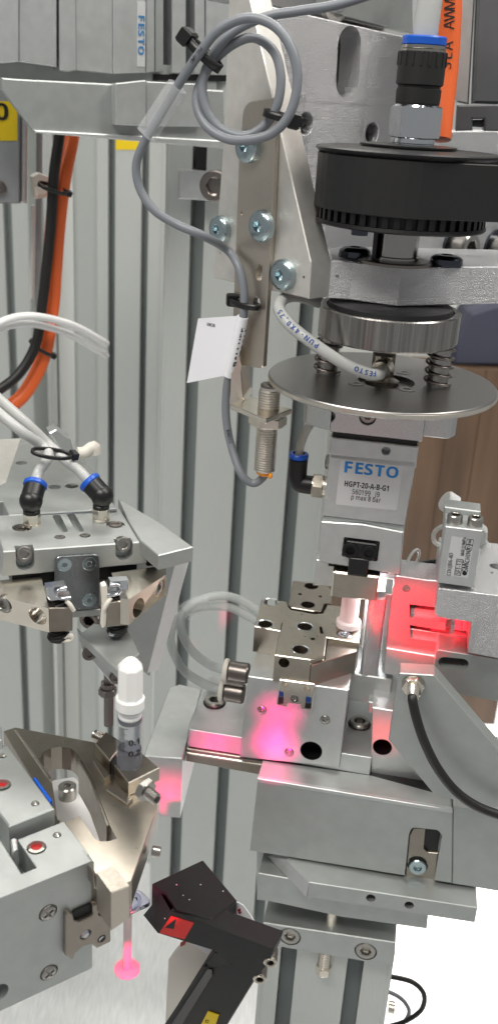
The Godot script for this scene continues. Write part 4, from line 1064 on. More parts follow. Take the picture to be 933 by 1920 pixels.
	P("chamfer_foot", loft([Vector3(-19.8, -245.7, 56.9), Vector3(-6.5, -245.7, 70.5), Vector3(-1.5, -246.2, 62.9), Vector3(-14.9, -246.2, 46.1)], [Vector3(-31.3, -255.3, 46.4), Vector3(-7, -255.3, 70.5), Vector3(-1, -255.3, 60.6), Vector3(-15.6, -255.5, 35.5)]), m.alu, o)
	o = T("under_plate", "smooth grey plate under the carrier plate", "plate", fM, Vector3(11.9, -275.4, 59.3))
	P("plate", prism([[-33.8, -255.7], [55.2, -255.7]] + [[56, -272.9], [12.5, -275.3], [-33.8, -273.3]], 0, 59.3, 0.4), m.alu2, o)
	P("rear_block", prism([[-38.5, -258.4], [-3.7, -254.5], [-0.6, -291.5], [-36.2, -295.2]], -5, 38, 0.5), m.alu2, o)
	At("dimple", lathe([[0, 0], [2, 0], [1.6, 0.4], [0, 0.5]], 16), m.dark_steel, o, Vector3(-19.5, -278.2, 38), Vector3.BACK)
	o = T("post_bar", "grey cross bar with two black socket screws on top of the post", "bar", fM, Vector3(7.2, -305.1, 57.3))
	P("bar", cut(prism([[-29.5, -291.1], [41.3, -287.9], [41.8, -304.9], [-29.5, -306.5]], 5, 57.3, 0.5), [bore(Vector3(-14.4, -297.4, 57.3), Vector3.BACK, 6.0, 4), bore(Vector3(26.7, -297.9, 57.3), Vector3.BACK, 6.0, 4)]), m.alu2, o)
	for s in [Vector3(-14.4, -297.4, 57.3), Vector3(26.7, -297.9, 57.3)]:
		At("cap_screw", cap_screw(5.5, 4.2), m.screw, o, s + Vector3(0, 0, -4), Vector3.BACK)
	o = T("levelling_bolt", "bright levelling bolt with hexagon head passing through the post bar", "bolt", fM, Vector3(6.4, -329.6, 49.3))
	var c: Vector3 = Vector3(6.7, -292.2, 49.3)
	P("bolt_shank", lathe([[0, -30], [3.4, -30], [3.4, 12], [0, 12]], 24), m.nickel_p, o).position += c * MM
	var d: Vector3 = Vector3(5.5, -313.6, 53.3)
	At("threaded_end", thread(3.6, 14, 1.2, 0.5), m.nickel_p, o, d + Vector3(0, -6, 0), up)
	At("hexagon_head", hex_nut(4.6, 5.4, 0), m.nickel_p, o, d + Vector3(0, -9, 0), up, 10)
	profile("short aluminium profile post under the cross bar", fM * Transform3D(Basis.IDENTITY, Vector3(-30.5, 0, 48.3) * MM), 73, [15.7, 52.9], -520, -303.6, m.profile, 9.0, "support_post")
	o = T("black_cable", "thin black cable looping at the bottom right behind the post", "cable", fM, Vector3(65.6, -372.2, 10))
	P("jacket", tube(bez([Vector3(34.8, -364, 10), Vector3(48.1, -362.7, 10), Vector3(58.9, -364.3, 10), Vector3(65.9, -372.1, 10), Vector3(65.8, -384.5, 10), Vector3(58.4, -395.6, 10), Vector3(48.8, -403.2, 10), Vector3(36.2, -409.4, 10)], 8), 1.5), m.cable_black, o)
	o = T("grey_cable", "thin grey cable loop inside the black one at the bottom right", "cable", fM, Vector3(57, -392.4, 0))
	P("jacket", tube(bez([Vector3(36.2, -384.3, 0), Vector3(50.5, -387.8, 0), Vector3(57.9, -394.5, 0), Vector3(59.6, -403.2, 0), Vector3(53.4, -418.9, 0)], 8), 1.3), m.cable, o)
	o = T("thumb_screw", "small bright screw at the right flank of the post", "screw", fM, Vector3(45.6, -364.9, 30))
	At("head", cap_screw(3.6, 3.5), m.nickel_p, o, Vector3(45, -365.1, 30), Vector3.RIGHT)

func barb(o: Node3D, c: Vector3) -> void:
	At("barrel", lathe([[0, -0.5], [4.9, -0.5], [5.3, 0.4], [5.3, 9.4], [4.7, 10.2], [0, 10.2]], 36), m.dark_steel, o, c + Vector3(5.4, 0, 0), Vector3.LEFT)
	At("collar", lathe([[2.4, 0], [5.6, 0], [6.1, 0.5], [6.1, 1.8], [5.6, 2.4], [2.4, 2.4]], 36), m.collar, o, c + Vector3(-4.8, 0, 0), Vector3.LEFT)
	P("collar_tail", box(c.x - 7, c.y - 8, c.z - 1.6, c.x - 5, c.y - 4, c.z + 1.6, 0.6), m.collar, o)

func right_side() -> void:
	var up := Vector3.UP
	# grey sensor bracket in front
	var o := T("sensor_bracket", "grey chamfered bracket plate holding the sensor with the black cable", "bracket", fM, Vector3(42.7, -184, 66))
	P("plate", prism(rnd([[24.3, -118.8], [40.1, -117.3], [96.4, -175.3], [98.1, -185.3], [49.3, -183.6], [23.8, -156]], [1.0, 1.0, 0, 0, 0.5, 0.5]), 56.5, 66, 0.9), m.alu2, o)
	o = T("small_sensor", "small nickel plated sensor with hexagon nut in the grey bracket", "sensor", fM, Vector3(31, -124.3, 66))
	var s: Vector3 = Vector3(31.5, -123.9, 66)
	At("washer", lathe([[0, 0], [5.4, 0], [5.4, 0.7], [0, 0.7]], 32), m.screw, o, s, Vector3.BACK)
	At("hexagon_nut", hex_nut(5.2, 3.0, 0), m.nickel_p, o, s + Vector3(0, 0, 0.7), Vector3.BACK, 14)
	At("barrel", thread(2.7, 8, 0.8, 0.35), m.nickel_p, o, s + Vector3(0, 0, 3.4), Vector3.BACK)
	o = T("sensor_lead", "black cable hanging in an arc from the small sensor to the right edge", "cable", fM, Vector3(49.7, -159.5, 76))
	P("jacket", tube(bez([s + Vector3(0, 0, 8), s + Vector3(0, -0.4, 12)] + [Vector3(34.7, -133.8, 79), Vector3(39.5, -145.1, 79), Vector3(47, -158.6, 78), Vector3(56.5, -170.1, 77), Vector3(66.8, -177.4, 76), Vector3(79.9, -182.5, 74), Vector3(95.2, -185.7, 72)], 8), 2.2), m.cable_black, o)
	# red lit block with two comb fingers
	o = T("lit_block", "aluminium block glowing red with slots cut from its right side", "block", fM, Vector3(29.4, -137.7, 22))
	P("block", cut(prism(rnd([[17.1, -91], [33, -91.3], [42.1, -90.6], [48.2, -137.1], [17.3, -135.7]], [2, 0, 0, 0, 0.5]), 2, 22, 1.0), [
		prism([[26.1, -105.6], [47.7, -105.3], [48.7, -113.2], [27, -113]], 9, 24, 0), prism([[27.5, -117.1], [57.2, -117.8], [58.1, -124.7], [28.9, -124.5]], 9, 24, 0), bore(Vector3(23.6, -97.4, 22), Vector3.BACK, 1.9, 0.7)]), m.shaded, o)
	At("sunk_screw", lathe([[0, 0], [1.7, 0], [1.7, 0.3], [0.9, 0.3], [0.8, -0.3], [0, -0.3]], 24), m.screw, o, (Vector3(23.6, -97.4, 22)) + Vector3(0, 0, -0.6), Vector3.BACK)
	P("upper_finger", prism([[26.6, -109.5], [45.6, -109.2], [47, -113.6], [27.2, -114.8]], 9.2, 18, 0.3), m.milled, o)
	P("lower_finger", prism([[27.9, -120.1], [57.6, -120.5], [58.1, -123.5], [28.9, -125.8]], 9.2, 20, 0.3), m.milled, o)
	P("chamfer_top", prism(rnd([[17.5, -91.2], [32.9, -91.5], [34.3, -96], [18, -95.5]], 1.2), 4, 20, 1.0), m.alu, o)
	o = T("clear_strip", "row of milky plastic parts lying in the gap under the cast block", "strip", fM, Vector3(46.8, -117.8, 14))
	for q in [[[38.9, -114.3], [47.8, -114.1], [48, -119.6], [38.8, -119.8]], [[49.6, -113.2], [53, -113.6], [53.4, -119.9], [49.9, -119.9]], [[53.3, -113.6], [57.7, -113.5], [58.1, -119.8], [53.9, -119.9]]]:
		P("plastic_piece", prism(q, 10, 16, 0.6), m.hose, o)
	# cast block
	o = T("cast_block", "large sparkling cast aluminium block at the right edge", "block", fM, Vector3(68.7, -115.6, 46))
	P("block", cut(prism(rnd([[37.2, -83.2], [82.7, -82.6], [88.4, -116.6], [55, -114.6], [54.6, -98.4], [39.7, -98.2], [37.2, -96.3]], [1.0, 0, 0, 0.8, 0.8, 1.5, 1.5]), -14, 46, 0.8), [bore(Vector3(65, -83.4, 14.3), up, 3.2, 8), bore(Vector3(62.6, -83.4, 22.3), up, 0.8, 2)]), m.rough, o)
	# compact cylinder with printed face
	o = T("compact_cylinder", "small silver pneumatic cylinder with printed face and two cap screws", "cylinder", fM, Vector3(44.7, -81.1, 44))
	var ct := -52.3
	P("body", cut(prism([[36.6, -52.3], [53, -52.2], [53.1, -80.8], [36.7, -80.7]], 29, 45.5, 0.35), [bore(Vector3(40.9, -52.3, 39.1), up, 3.6, 0.6), bore(Vector3(50, -52.3, 39.3), up, 3.6, 0.6)]), m.alu, o)
	for q in [Vector3(40.6, -52.3, 39.8), Vector3(49.7, -52.3, 40)]:
		At("cap_screw", cap_screw(3.5, 4.2), m.screw, o, q, up)
	var pf := P("print_film", prism([[40, -56.6], [50, -57], [49.9, -76.3], [39.5, -76.2]], 45.52, 45.58, 0), m.film, o)
	var r := Vector3(-0.03, 1, 0)
	var u := Vector3(-1, -0.05, 0)
	letters("CDUJB6-4D", 1.75, Vector3(41.1, -70.5, 45.7), r, u, m.ink, pf, 0.95)
	letters("MAX 0.9MPa", 1.5, Vector3(45.8, -61, 45.7), r, u, m.ink, pf, 0.78)
	letters("SF1-13", 2.0, Vector3(45.1, -71.5, 45.7), r, u, m.ink, pf, 0.85)
	letters("SMC", 2.5, Vector3(48.1, -70.5, 45.7), r, u, m.ink, pf, 0.82)
	letters("CHINA", 1.9, Vector3(48.4, -64.9, 45.7), r, u, m.ink, pf, 0.95)
	for fr in [[Vector3(45.1, -71.5, 45.7), 8.2, 3.0], [Vector3(48.2, -61.1, 45.7), 2.6, 3.0], [Vector3(48.3, -58.4, 45.7), 2.9, 3.0]]:
		var fm := P("print_frame", cut(box(-fr[2] / 2, -fr[1] / 2, 0, fr[2] / 2, fr[1] / 2, 0.06, 0), [box(-fr[2] / 2 + 0.25, -fr[1] / 2 + 0.25, -1, fr[2] / 2 - 0.25, fr[1] / 2 - 0.25, 1, 0)]), m.ink, pf)
		fm.position += (fr[0] + Vector3(0, 0, -0.1)) * MM
	letters("D", 1.5, Vector3(48.2, -61.1, 45.7), r, u, m.ink, pf, 0.9)
	letters("DM", 1.3, Vector3(48.3, -58.4, 45.7), r, u, m.ink, pf, 0.8)
	At("print_dot", lathe([[0, 0], [1.1, 0], [1.1, 0.08], [0, 0.08]], 20), m.ink, pf, Vector3(48.1, -74.1, 45.6), Vector3.BACK)
	o = T("cylinder_guide", "grey bracket with bent lip behind the compact cylinder", "bracket", fM, Vector3(45.2, -68.3, 20))
	P("back_plate", prism([[35.7, -49.6], [52.4, -49.8], [54.6, -86.3], [38.2, -87.6]], 18, 28.5, 0.5), m.alu2, o)
	P("lip", prism(rnd([[49.5, -52.8], [52.1, -50.8], [53.1, -56.1], [49.9, -56]], 0.8), 20, 27, 0.4), m.alu2, o)
	# fitting and tubes behind
	o = T("round_fitting", "round grey hose fitting with white cap behind the compact cylinder", "fitting", fM, Vector3(40.8, -62.7, -10))
	At("cap", lathe([[0, -4], [5.4, -4], [5.4, 1], [4.6, 2], [0, 2.2]], 32), m.white, o, Vector3(38.7, -61, -8), Vector3(-0.8, 0.5, 0.2))
	At("socket", lathe([[0, -8], [4.6, -8], [4.6, 0], [0, 0]], 32), m.alu, o, Vector3(42.4, -64.6, -8), Vector3(-0.7, 0.6, 0.3))
	P("spout", tube(bez([Vector3(41.1, -62.7, -10), Vector3(46, -67.9, -10), Vector3(53.5, -77.2, -10), Vector3(60, -85.3, -10), Vector3(74.2, -99.9, -10)], 6), 4.2, 18), m.hose, o)
	P("spout_clip", prism(rnd([[47.5, -71.1], [52.2, -67.5], [60.4, -73.7], [60.9, -80.1], [56.8, -83]], 1), -12, -5, 0.8), m.hose, o)
	o = T("thin_tube", "thin clear tube bent into a narrow loop above the red lit block", "hose", fM, Vector3(23, -96.1, 4))
	P("tubing", tube(bez([Vector3(22.5, -97.6, 6), Vector3(22.9, -90.7, 4), Vector3(25.3, -85.9, 2), Vector3(27.6, -85.9, 0), Vector3(28.1, -90.6, -2), Vector3(25.8, -98.9, -4), Vector3(24.1, -103.8, -6)], 8), 0.8, 10), m.hose_c, o)
	o = T("dark_tube", "dark cable arching behind the red lit block", "cable", fM, Vector3(30.5, -97.7, -8))
	P("jacket", tube(bez([Vector3(25.3, -103.2, -2), Vector3(27.3, -98.1, -4), Vector3(31.9, -96.2, -8), Vector3(39.8, -96.3, -12)], 6), 1.6, 10), m.cable_black, o)
	o = T("clear_ring", "pinkish clear hose bend at the left of the compact cylinder", "hose", fM, Vector3(35.8, -74.2, 4))
	P("tubing", tube(bez([Vector3(39.9, -69.6, 2), Vector3(35.9, -71.6, 2), Vector3(33.8, -75.3, 2), Vector3(34.8, -79.3, 2), Vector3(37.6, -80.7, 2)], 6), 1.2, 10), m.hose_c, o)
	# column with rounded edges and blocks left of the lit block
	o = T("round_column", "sparkling round edged aluminium column left of the red lit block", "column", fM, Vector3(13.8, -151.9, 8))
	P("column", prism(rnd([[5.9, 20.9], [14.8, 18.2], [14.9, 10], [5.7, 11.5]], 2.2), -155, -106, 0.8, "y"), m.rough, o)
	o = T("added_glow_block", "bright white block with an added glow behind the round edged column", "lamp", fM, Vector3(14.9, -143.5, -6))  # glow and small lamp added to brighten a plain white block
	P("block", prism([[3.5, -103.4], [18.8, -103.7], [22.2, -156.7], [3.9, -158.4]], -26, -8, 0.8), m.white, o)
	P("added_glow_panel", prism([[4.5, -107.4], [18.4, -107.6], [19.2, -124.2], [5.1, -124.4]], -8, -7.6, 0.05), m.white_glow, o)
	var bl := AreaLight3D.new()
	bl.name = "added_panel_light"
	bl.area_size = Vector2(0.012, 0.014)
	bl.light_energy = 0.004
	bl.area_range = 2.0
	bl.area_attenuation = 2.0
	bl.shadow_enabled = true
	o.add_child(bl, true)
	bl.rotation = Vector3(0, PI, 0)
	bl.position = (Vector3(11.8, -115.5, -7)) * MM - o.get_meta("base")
	P("front_plate", prism([[13.4, -107.6], [17.2, -107.7], [17.8, -147.6], [16.1, -147.8]], -8, 10, 0.4), m.alu, o)
	o = T("slot_block", "grey block with an oblong slot under the cast block", "block", fM, Vector3(57.6, -141.2, 34))
	P("block", cut(prism(rnd([[41.5, -120.9], [90, -121.7], [94, -145.8], [41.5, -143.3]], [1.0, 0, 0, 0.5]), -10, 36, 0.5), [prism(slot([45.9, -127.3], [54.6, -126.8], 2.9), 20, 40, 0)]), m.alu2, o)
	At("slot_screw", cap_screw(2.5, 2), m.dark_steel, o, Vector3(53.4, -132.3, 27), Vector3.BACK)
	P("bright_step", prism([[17.5, -130.7], [42.8, -131.4], [43.1, -146.2], [17.5, -145.9]], -6, 24, 0.5), m.alu, o)
	o = T("step_block", "grey stepped block between the lower gripper and the sensor bracket", "block", fM, Vector3(12.1, -167.6, 20))
	P("block", prism([[0.4, -150.8], [22.7, -150.9], [22.6, -167.7], [1.4, -166.9]], -30, 20, 0.5), m.alu2, o)
	P("lower_step", prism([[12, -162.5], [36.5, -162.6], [36.8, -169.7], [12.6, -168.9]], -10, 26, 0.4), m.alu2, o)
	o = T("back_ledge", "silver ledge with dark round hole right of the base flange", "block", fM, Vector3(22.2, -187.9, 36))
	P("ledge", cut(prism([[14.2, -158.8], [41.7, -159.3], [47.2, -203.1], [17.7, -200.8]], -6, 36, 0.5), [bore(Vector3(21.8, -181.7, 36), Vector3.BACK, 4.9, 14)]), m.alu, o)
	P("added_dark_lining", lathe([[0, -12], [4.7, -12], [4.7, -0.25], [4.92, -0.2]], 28), m.black, o).transform = Transform3D(aim(Vector3.BACK), o.get_child(0).position + (Vector3(21.8, -181.7, 36)) * MM)  # added black sleeve darkens the hole in the ledge

# red lamps of the station, both mounted outside the picture
func red_lamps() -> void:
	red_lamp("inspection_lamp", "small red inspection spot lamp aimed at the slotted block", Vector3(-118, -46, 240), [[Vector3(29.3, -112.6, 22), 3.9, 0.8, Color(1.0, 0.06, 0.14)]])
	red_lamp("inspection_lamp", "red inspection lamp with several lenses aimed at the lower gripper and end block", Vector3(-24, -160, 390), [
		[Vector3(-32.1, -168.6, 40.5), 1.2, 0.5, Color(1.0, 0.03, 0.5)], [Vector3(-33, -187.2, 40.5), 1.2, 1.25, Color(1.0, 0.03, 0.5)], [Vector3(-68.7, -194.2, 39), 0.45, 2.4, Color(1.0, 0.02, 0.5)], [Vector3(-58.9, -194.4, 39), 0.45, 2.4, Color(1.0, 0.02, 0.5)], [Vector3(20.9, -173.3, 36), 1.2, 0.3, Color(1.0, 0.06, 0.12)], [Vector3(-86.3, -223.7, 48.4), 2.0, 0.5, Color(1.0, 0.08, 0.4)]])
	red_lamp("inspection_lamp", "slanting red inspection lamp aimed at the plunger of the syringe", Vector3(0, -140, 300), [
		[Vector3(-84.2, -258, 129), 1.1, 0.9, Color(1.0, 0.16, 0.42)]])

func red_lamp(called: String, label: String, at: Vector3, beams: Array) -> void:
	var o := T(called, label, "lamp", fM, at, "red inspection lamps")
	var d: Vector3 = (beams[0][0] - at).normalized()
	At("lamp_body", lathe([[0, -30], [12, -30], [13, -28], [13, -4], [0, -4]], 28), m.black_anod, o, at, d)
	var k := 0
	for b in beams:
		var to: Vector3 = (b[0] - at).normalized()
		var side := aim(d) * Vector3(cos(TAU * k / 8), 0, sin(TAU * k / 8)) * 7.5 if beams.size() > 1 else Vector3.ZERO
		At("glowing_lens", lathe([[0, -4], [4.5, -4], [4.5, -2.4], [0, -2]], 24), m.red_glow, o, at + side, to)
		var l := SpotLight3D.new()
		l.name = "red_light"
		l.light_color = b[3]
		l.light_energy = b[2]
		l.spot_angle = b[1]
		l.spot_angle_attenuation = 0.35
		l.spot_range = 3.0
		l.spot_attenuation = 2.0
		l.light_size = 0.01
		l.shadow_enabled = true
		o.add_child(l, true)
		l.look_at_from_position(o.global_transform * (side * MM), o.global_transform * ((b[0] - at) * MM), Vector3.UP)
		k += 1

func left_gripper() -> void:
	var f := frame(-67.6, 413, -395, 20)
	var up := Vector3.UP
	var back := Vector3.BACK
	var o := T("two_finger_gripper", "grey two fingered gripper with black elbows at the left edge", "gripper", f, Vector3(0, -12, -20))
	var pocket := func(x: float) -> ArrayMesh:
		return turned(prism(slot([x, 1.5], [x, -8.6], 4.1), -5.2, 4, 0), Vector3.ZERO, Vector3.UP)
	P("body", cut(prism(rnd([[-29.6, 1.1], [30.6, -0.6], [32.2, -4.5], [34.5, -12], [-31, -11]], [0.8, 0.8, 0, 0.8, 0.8]), -40, 0, 0.5), [
		prism(slot([-20.3, 4], [-20.3, -5.2], 4.0), -5, 2, 0), prism(slot([23.6, 4], [23.6, -5.2], 4.0), -5, 2, 0),
		bore(Vector3(-18.1, 0, -24.2), up, 4.4, 1.6), bore(Vector3(24.4, 0, -20.9), up, 4.4, 1.6), bore(Vector3(-3.2, 0, -11.2), up, 2.5, 1.2), bore(Vector3(8.1, 0, -11), up, 2.5, 1.2),
		prism(slot([-0.5, -34.8], [-0.3, -17.8], 1.9), -4, 2, 0, "y"), prism(slot([6.4, -35.3], [6.9, -17.3], 1.9), -4, 2, 0, "y")]), m.alu2, o)
	P("rear_edge", prism([[-22, -39.8], [28.7, -37.2], [28.6, -35.9], [-22, -37.8]], 0.05, 0.5, 0.05, "y"), m.chrome, o)
	for x in [-20.3, 23.6]:
		At("cap_screw", cap_screw(3.5, 4), m.screw, o, [x, -2.8, -5], Vector3(0, 0.25, 1))
	for p in [Vector3(-17.9, -1.4, -26.2), Vector3(24.8, -1.4, -22.8)]:
		At("sunk_screw", cap_screw(3.2, 0.8), m.dark_steel, o, p, up)
	for p in [Vector3(-2.9, -0.8, -12.9), Vector3(8.5, -0.8, -12.7)]:
		At("small_screw", lathe([[0, 0], [2.0, 0], [2.0, 0.4], [0.7, 0.4], [0.7, -0.3], [0, -0.3]], 22), m.screw, o, p, up)
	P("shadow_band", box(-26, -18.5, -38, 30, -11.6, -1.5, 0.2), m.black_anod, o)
	var fp := P("face_plate", prism(rnd([[-7.8, -3.1], [12, -3.9], [11.9, -31.4], [-8.4, -30.3]], 2.6), 0.1, 1.6, 0.3), m.plate_d, o)
	for p in [Vector3(-3.5, -7.5, 1.6), Vector3(7.4, -8.2, 1.6), Vector3(7.3, -26.4, 1.6)]:
		At("flat_screw", flat_screw(3.3, 0.36), m.zinc, fp, p + Vector3(0, 0, -0.1), back)
	P("pusher_foot", prism([[-7.9, -31.2], [12.5, -32.3], [13, -35.7], [-7.9, -34.8]], -10, 0.6, 0.3), m.alu2, o)
	P("side_stop", prism([[33.9, -1.2], [37.4, -1], [40.6, -10.3], [40.2, -15.4], [35.1, -14.9]], -22, -3, 0.5), m.black_anod, o)
	# fingers
	P("left_finger", cut(loft([Vector3(-38.3, -13, 9.7), Vector3(-15.3, -13, 29.6), Vector3(-13.6, -13, -0.3), Vector3(-37.1, -13, -1.2)], [Vector3(-38.5, -26, 6.1), Vector3(-14.9, -26, 26.8), Vector3(-12.4, -26, -1), Vector3(-37.1, -26, -6.1)]), [bore(Vector3(-19.8, -18.5, 25.6), Vector3(-6.5, 0, 7.6), 4.4, 14), bore(Vector3(-32.6, -17.1, 14.6), Vector3(-6.5, 0, 7.6), 4.4, 3)]), m.nickel_p, o)
	P("finger_tip", prism(rnd([[-14.9, -14.2], [-4.8, -15.2], [-5, -26.8], [-14.9, -25.9]], 0.5), 19, 27, 0.4), m.nickel_d, o)
	P("right_finger", cut(loft([Vector3(17, -13, 3.2), Vector3(15.3, -13, 28), Vector3(18.6, -13, 29.8), Vector3(40.4, -13, 10.5), Vector3(42.7, -13, 1.5)], [Vector3(18.7, -25, -0.9), Vector3(15.2, -25, 28.8), Vector3(18.5, -25, 30.6), Vector3(41.7, -25, 7), Vector3(43.5, -25, -0.3)]), [bore(Vector3(23.8, -20, 25.2), Vector3(6.6, 0, 7.5), 4.4, 14), bore(Vector3(37, -18.1, 13.6), Vector3(6.6, 0, 7.5), 4.0, 2.5)]), m.nickel_p, o)
	P("finger_tip", prism(rnd([[10, -14.9], [19.3, -14.8], [19.2, -27.3], [9.5, -27]], 0.5), 19, 27, 0.4), m.nickel_d, o)
	At("cap_screw", cap_screw(3.3, 1.6), m.screw, o, Vector3(37, -18.1, 13.6) - Vector3(6.6, 0, 7.5) * 0.23, Vector3(6.6, 0, 7.5))
	At("cap_screw", cap_screw(3.6, 2.4), m.screw, o, Vector3(-32.6, -17.1, 14.6) - Vector3(-6.5, 0, 7.6) * 0.28, Vector3(-6.5, 0, 7.6))
	for q in [[Vector3(-10.7, -15.8, 21), 1.0], [Vector3(-10.3, -31, 21), 0.85], [Vector3(16, -15.6, 21), 1.0], [Vector3(15.6, -31.7, 21), 0.85]]:
		for k in 2:
			var ring := []
			for i in 25:
				ring.append(Vector3(cos(TAU * i / 24) * 4.4, 0.5 * sin(TAU * i / 12), sin(TAU * i / 24) * 4.4) * q[1])
			P("rubber_ring", tube(ring, 0.9, 8, false), m.rubber, o).position += (q[0] + Vector3(0.3 * k, (k - 0.5) * 1.9 * q[1], 0)) * MM
		P("ring_core", lathe([[0, -2.4], [3.6, -2.4], [3.6, 2.4], [0, 2.4]], 18), m.black_anod, o).position += q[0] * MM
	for q in [[Vector3(-12.8, -9.2, 26), 1.0], [Vector3(17.2, -10.1, 26), -1.0]]:
		var c: Vector3 = q[0]
		var sx: float = q[1]
		P("spring_clip", prism([[c.x - 2.5 * sx, c.y + 3.6], [c.x + 5.5 * sx, c.y + 4.0], [c.x + 6.0 * sx, c.y + 1.0], [c.x + 2.0 * sx, c.y + 0.6], [c.x + 2.0 * sx, c.y - 1.2], [c.x + 7.6 * sx, c.y - 1.4], [c.x + 7.8 * sx, c.y - 3.0], [c.x - 1.0 * sx, c.y - 3.2], [c.x - 2.2 * sx, c.y - 1.0]], 20, 25, 0.4), m.chrome, o)
		P("clip_bend", tube(bez([c + Vector3(5.6 * sx, 2.8, -0.5), c + Vector3(2.2 * sx, 2.6, 0.4), c + Vector3(1.4 * sx, 0.6, 0.6), c + Vector3(3 * sx, -1.4, 0.6), c + Vector3(7.2 * sx, -1.8, 0.2)], 5), 0.75, 10), m.chrome, o)
		P("glue_bead", tube(bez([c + Vector3(5.5 * sx, -3, 0.2), c + Vector3(7 * sx, -5, 0.6), c + Vector3(8.4 * sx, -8, 0.2)], 5), 1.0, 10), m.collar, o)
	P("clear_edge", prism(rnd([[7.7, -7.4], [10, -6.7], [10.5, -16], [9.5, -26.8], [7.7, -28.1], [8.4, -17.8]], 0.6), 22, 26, 0.5), m.collar, o)
	P("glue_bead", tube(bez([Vector3(11.4, -31.9, 24), Vector3(13.5, -32.7, 24), Vector3(16.4, -31.5, 24)], 5), 0.9, 8), m.chrome, o)
	P("glue_bead", tube(bez([Vector3(-10.2, -31.1, 24), Vector3(-7.9, -30.7, 24), Vector3(-5.1, -30.5, 24), Vector3(-5.6, -32.6, 24), Vector3(-9.3, -32.3, 24)], 5), 1.0, 8), m.collar, o)
	# air elbows
	var ports := []
	for q in [[Vector3(-13, 0, -28), Vector3(0.35, 0.62, -0.70), "black air elbow with blue ring, left one on the two fingered gripper"], [Vector3(19, 0, -27.3), Vector3(-0.55, 0.60, -0.58), "black air elbow with blue ring, right one on the two fingered gripper"]]:
		var e := T("air_elbow", q[2], "fitting", f, q[0], "air elbows on the two fingered gripper")
		var c: Vector3 = q[0]
		var d: Vector3 = q[1].normalized()
		ports.append(c + Vector3(0, 12.6, 0) + d * 7.5)
		ports.append(c + Vector3(0, 12.6, 0) + d * 15.0)
		P("thread_collar", lathe([[0, 0], [4.1, 0], [4.1, 1.2], [0, 1.2]], 28), m.nickel_p, e).position += c * MM
		P("hexagon", lathe([[0, 1.1], [3.6, 1.1], [4.1, 1.5, 1], [4.1, 5.6, 1], [3.7, 6], [0, 6]], 48), m.nickel_p, e).position += c * MM
		P("neck", lathe([[0, 5.9], [3.9, 5.9], [3.9, 7.4], [3.4, 8], [3.4, 11], [0, 11]], 30), m.black, e).position += c * MM
		var k := c + Vector3(0, 12.6, 0)
		var eb := P("elbow", tube(bez([k - d * 1.5, k + d * 2.0, k + d * 6.6], 4), 5.0, 24), m.black, e)
		P("elbow_ball", lathe([[0, -5.6], [2.4, -5.0], [4.3, -3.4], [5.2, -1.2], [5.3, 0.8], [4.6, 2.9], [3.0, 4.5], [0, 5.3]], 28, true), m.black, e).position += (k - d * 0.6) * MM
		At("release_ring", lathe([[3, 0], [5.0, 0], [5.5, 0.5], [5.5, 2.0], [5.0, 2.6], [3, 2.6]], 32), m.blue, eb, k + d * 6.6, d)
	o = T("gripper_hose", "milky hose from the left edge down to the left air elbow", "hose", f, Vector3(-9.4, 39.1, -30), "milky hoses to the two fingered gripper")
	P("tubing", tube(bez([Vector3(-35.4, 59.3, -62), Vector3(-24.3, 47.6, -55), Vector3(-14.1, 39.3, -47), Vector3(-4.3, 31, -48), Vector3(-2.8, 28.5, -40)] + [ports[1], ports[0]], 7), 2.5, 16), m.hose, o)
	o = T("gripper_hose", "milky hose from the left edge down to the right air elbow", "hose", f, Vector3(0, 33.3, -30), "milky hoses to the two fingered gripper")
	P("tubing", tube(bez([Vector3(-34.8, 64.8, -66), Vector3(-23.5, 52.8, -60), Vector3(-11.3, 41.7, -52), Vector3(-1.5, 31.2, -50), Vector3(4, 26.7, -42)] + [ports[3], ports[2]], 7), 2.5, 16), m.hose, o)
	tie_round(f, Vector3(-1.6, 30.6, -38), Vector3(13, -2.5, 0), Vector3(-0.4, 1, 0.1), 9.8, 5.2, "black cable tie gathering the two milky hoses above the left gripper", 0.8, true, 0.15)
	# plates that carry it
	o = T("adapter_plate", "grey mounting plate sloping back behind the left gripper", "plate", f, Vector3(9.4, -2, -87))
	P("plate", cut(prism([[-24.6, -148.1], [26.2, -133], [28.4, -36.2], [-22.1, -38.7], [-22.6, -56.2], [-34.1, -55.9]], -8, 1.2, 0.4, "y"), [bore(Vector3(-6.5, 1.2, -107.5), up, 3.0, 3), bore(Vector3(13.1, 1.2, -69.4), up, 3.4, 3), bore(Vector3(4.5, 1.2, -69.7), up, 3.0, 2)]), m.alu2, o)
	At("cap_screw", cap_screw(2.6, 1), m.screw, o, Vector3(14.3, 0, -73.1), up)
	P("pink_corner", prism([[-24.6, -147.6], [-1.2, -147], [-18.1, -79.9], [-33.2, -64.9]], 1.21, 1.5, 0.05, "y"), m.blast, o)
	o = T("clamp_lever", "white plastic clip leaning behind the hoses of the left gripper", "clip", f, Vector3(20.6, 2, -133.6))
	P("clip_body", prism([[5.7, 22.9], [9.3, 24.7], [16.3, 19.4], [18.5, 11.6], [12.4, 11.5]], -100, -90, 0.6), m.alu, o)
	P("clip_bolt", tube(bez([Vector3(18.2, 14.6, -80), Vector3(22.1, 14.9, -80), Vector3(26.5, 17.5, -80), Vector3(27.9, 13.9, -80)], 4), 3.2, 14), m.collar, o)
	o = T("wing_bracket", "grey angled bracket plate with edge whitened as a reflection right of the left gripper", "bracket", f, Vector3(43.1, -10, 7.9))
	P("top_plate", prism([[32.6, -50.8], [44.9, -17.6], [52.2, 11.6], [34.8, 16.6], [30.9, -1], [31, -23.9]], -7.5, 0, 0.4, "y"), m.alu2, o)
	P("web_plate", prism([[33.9, -15.7], [56.3, -15.3], [52.2, -21.1], [39.9, -81], [13, -52.8], [5.6, -31.8]], -20, -12.4, 0.4), m.alu2, o)
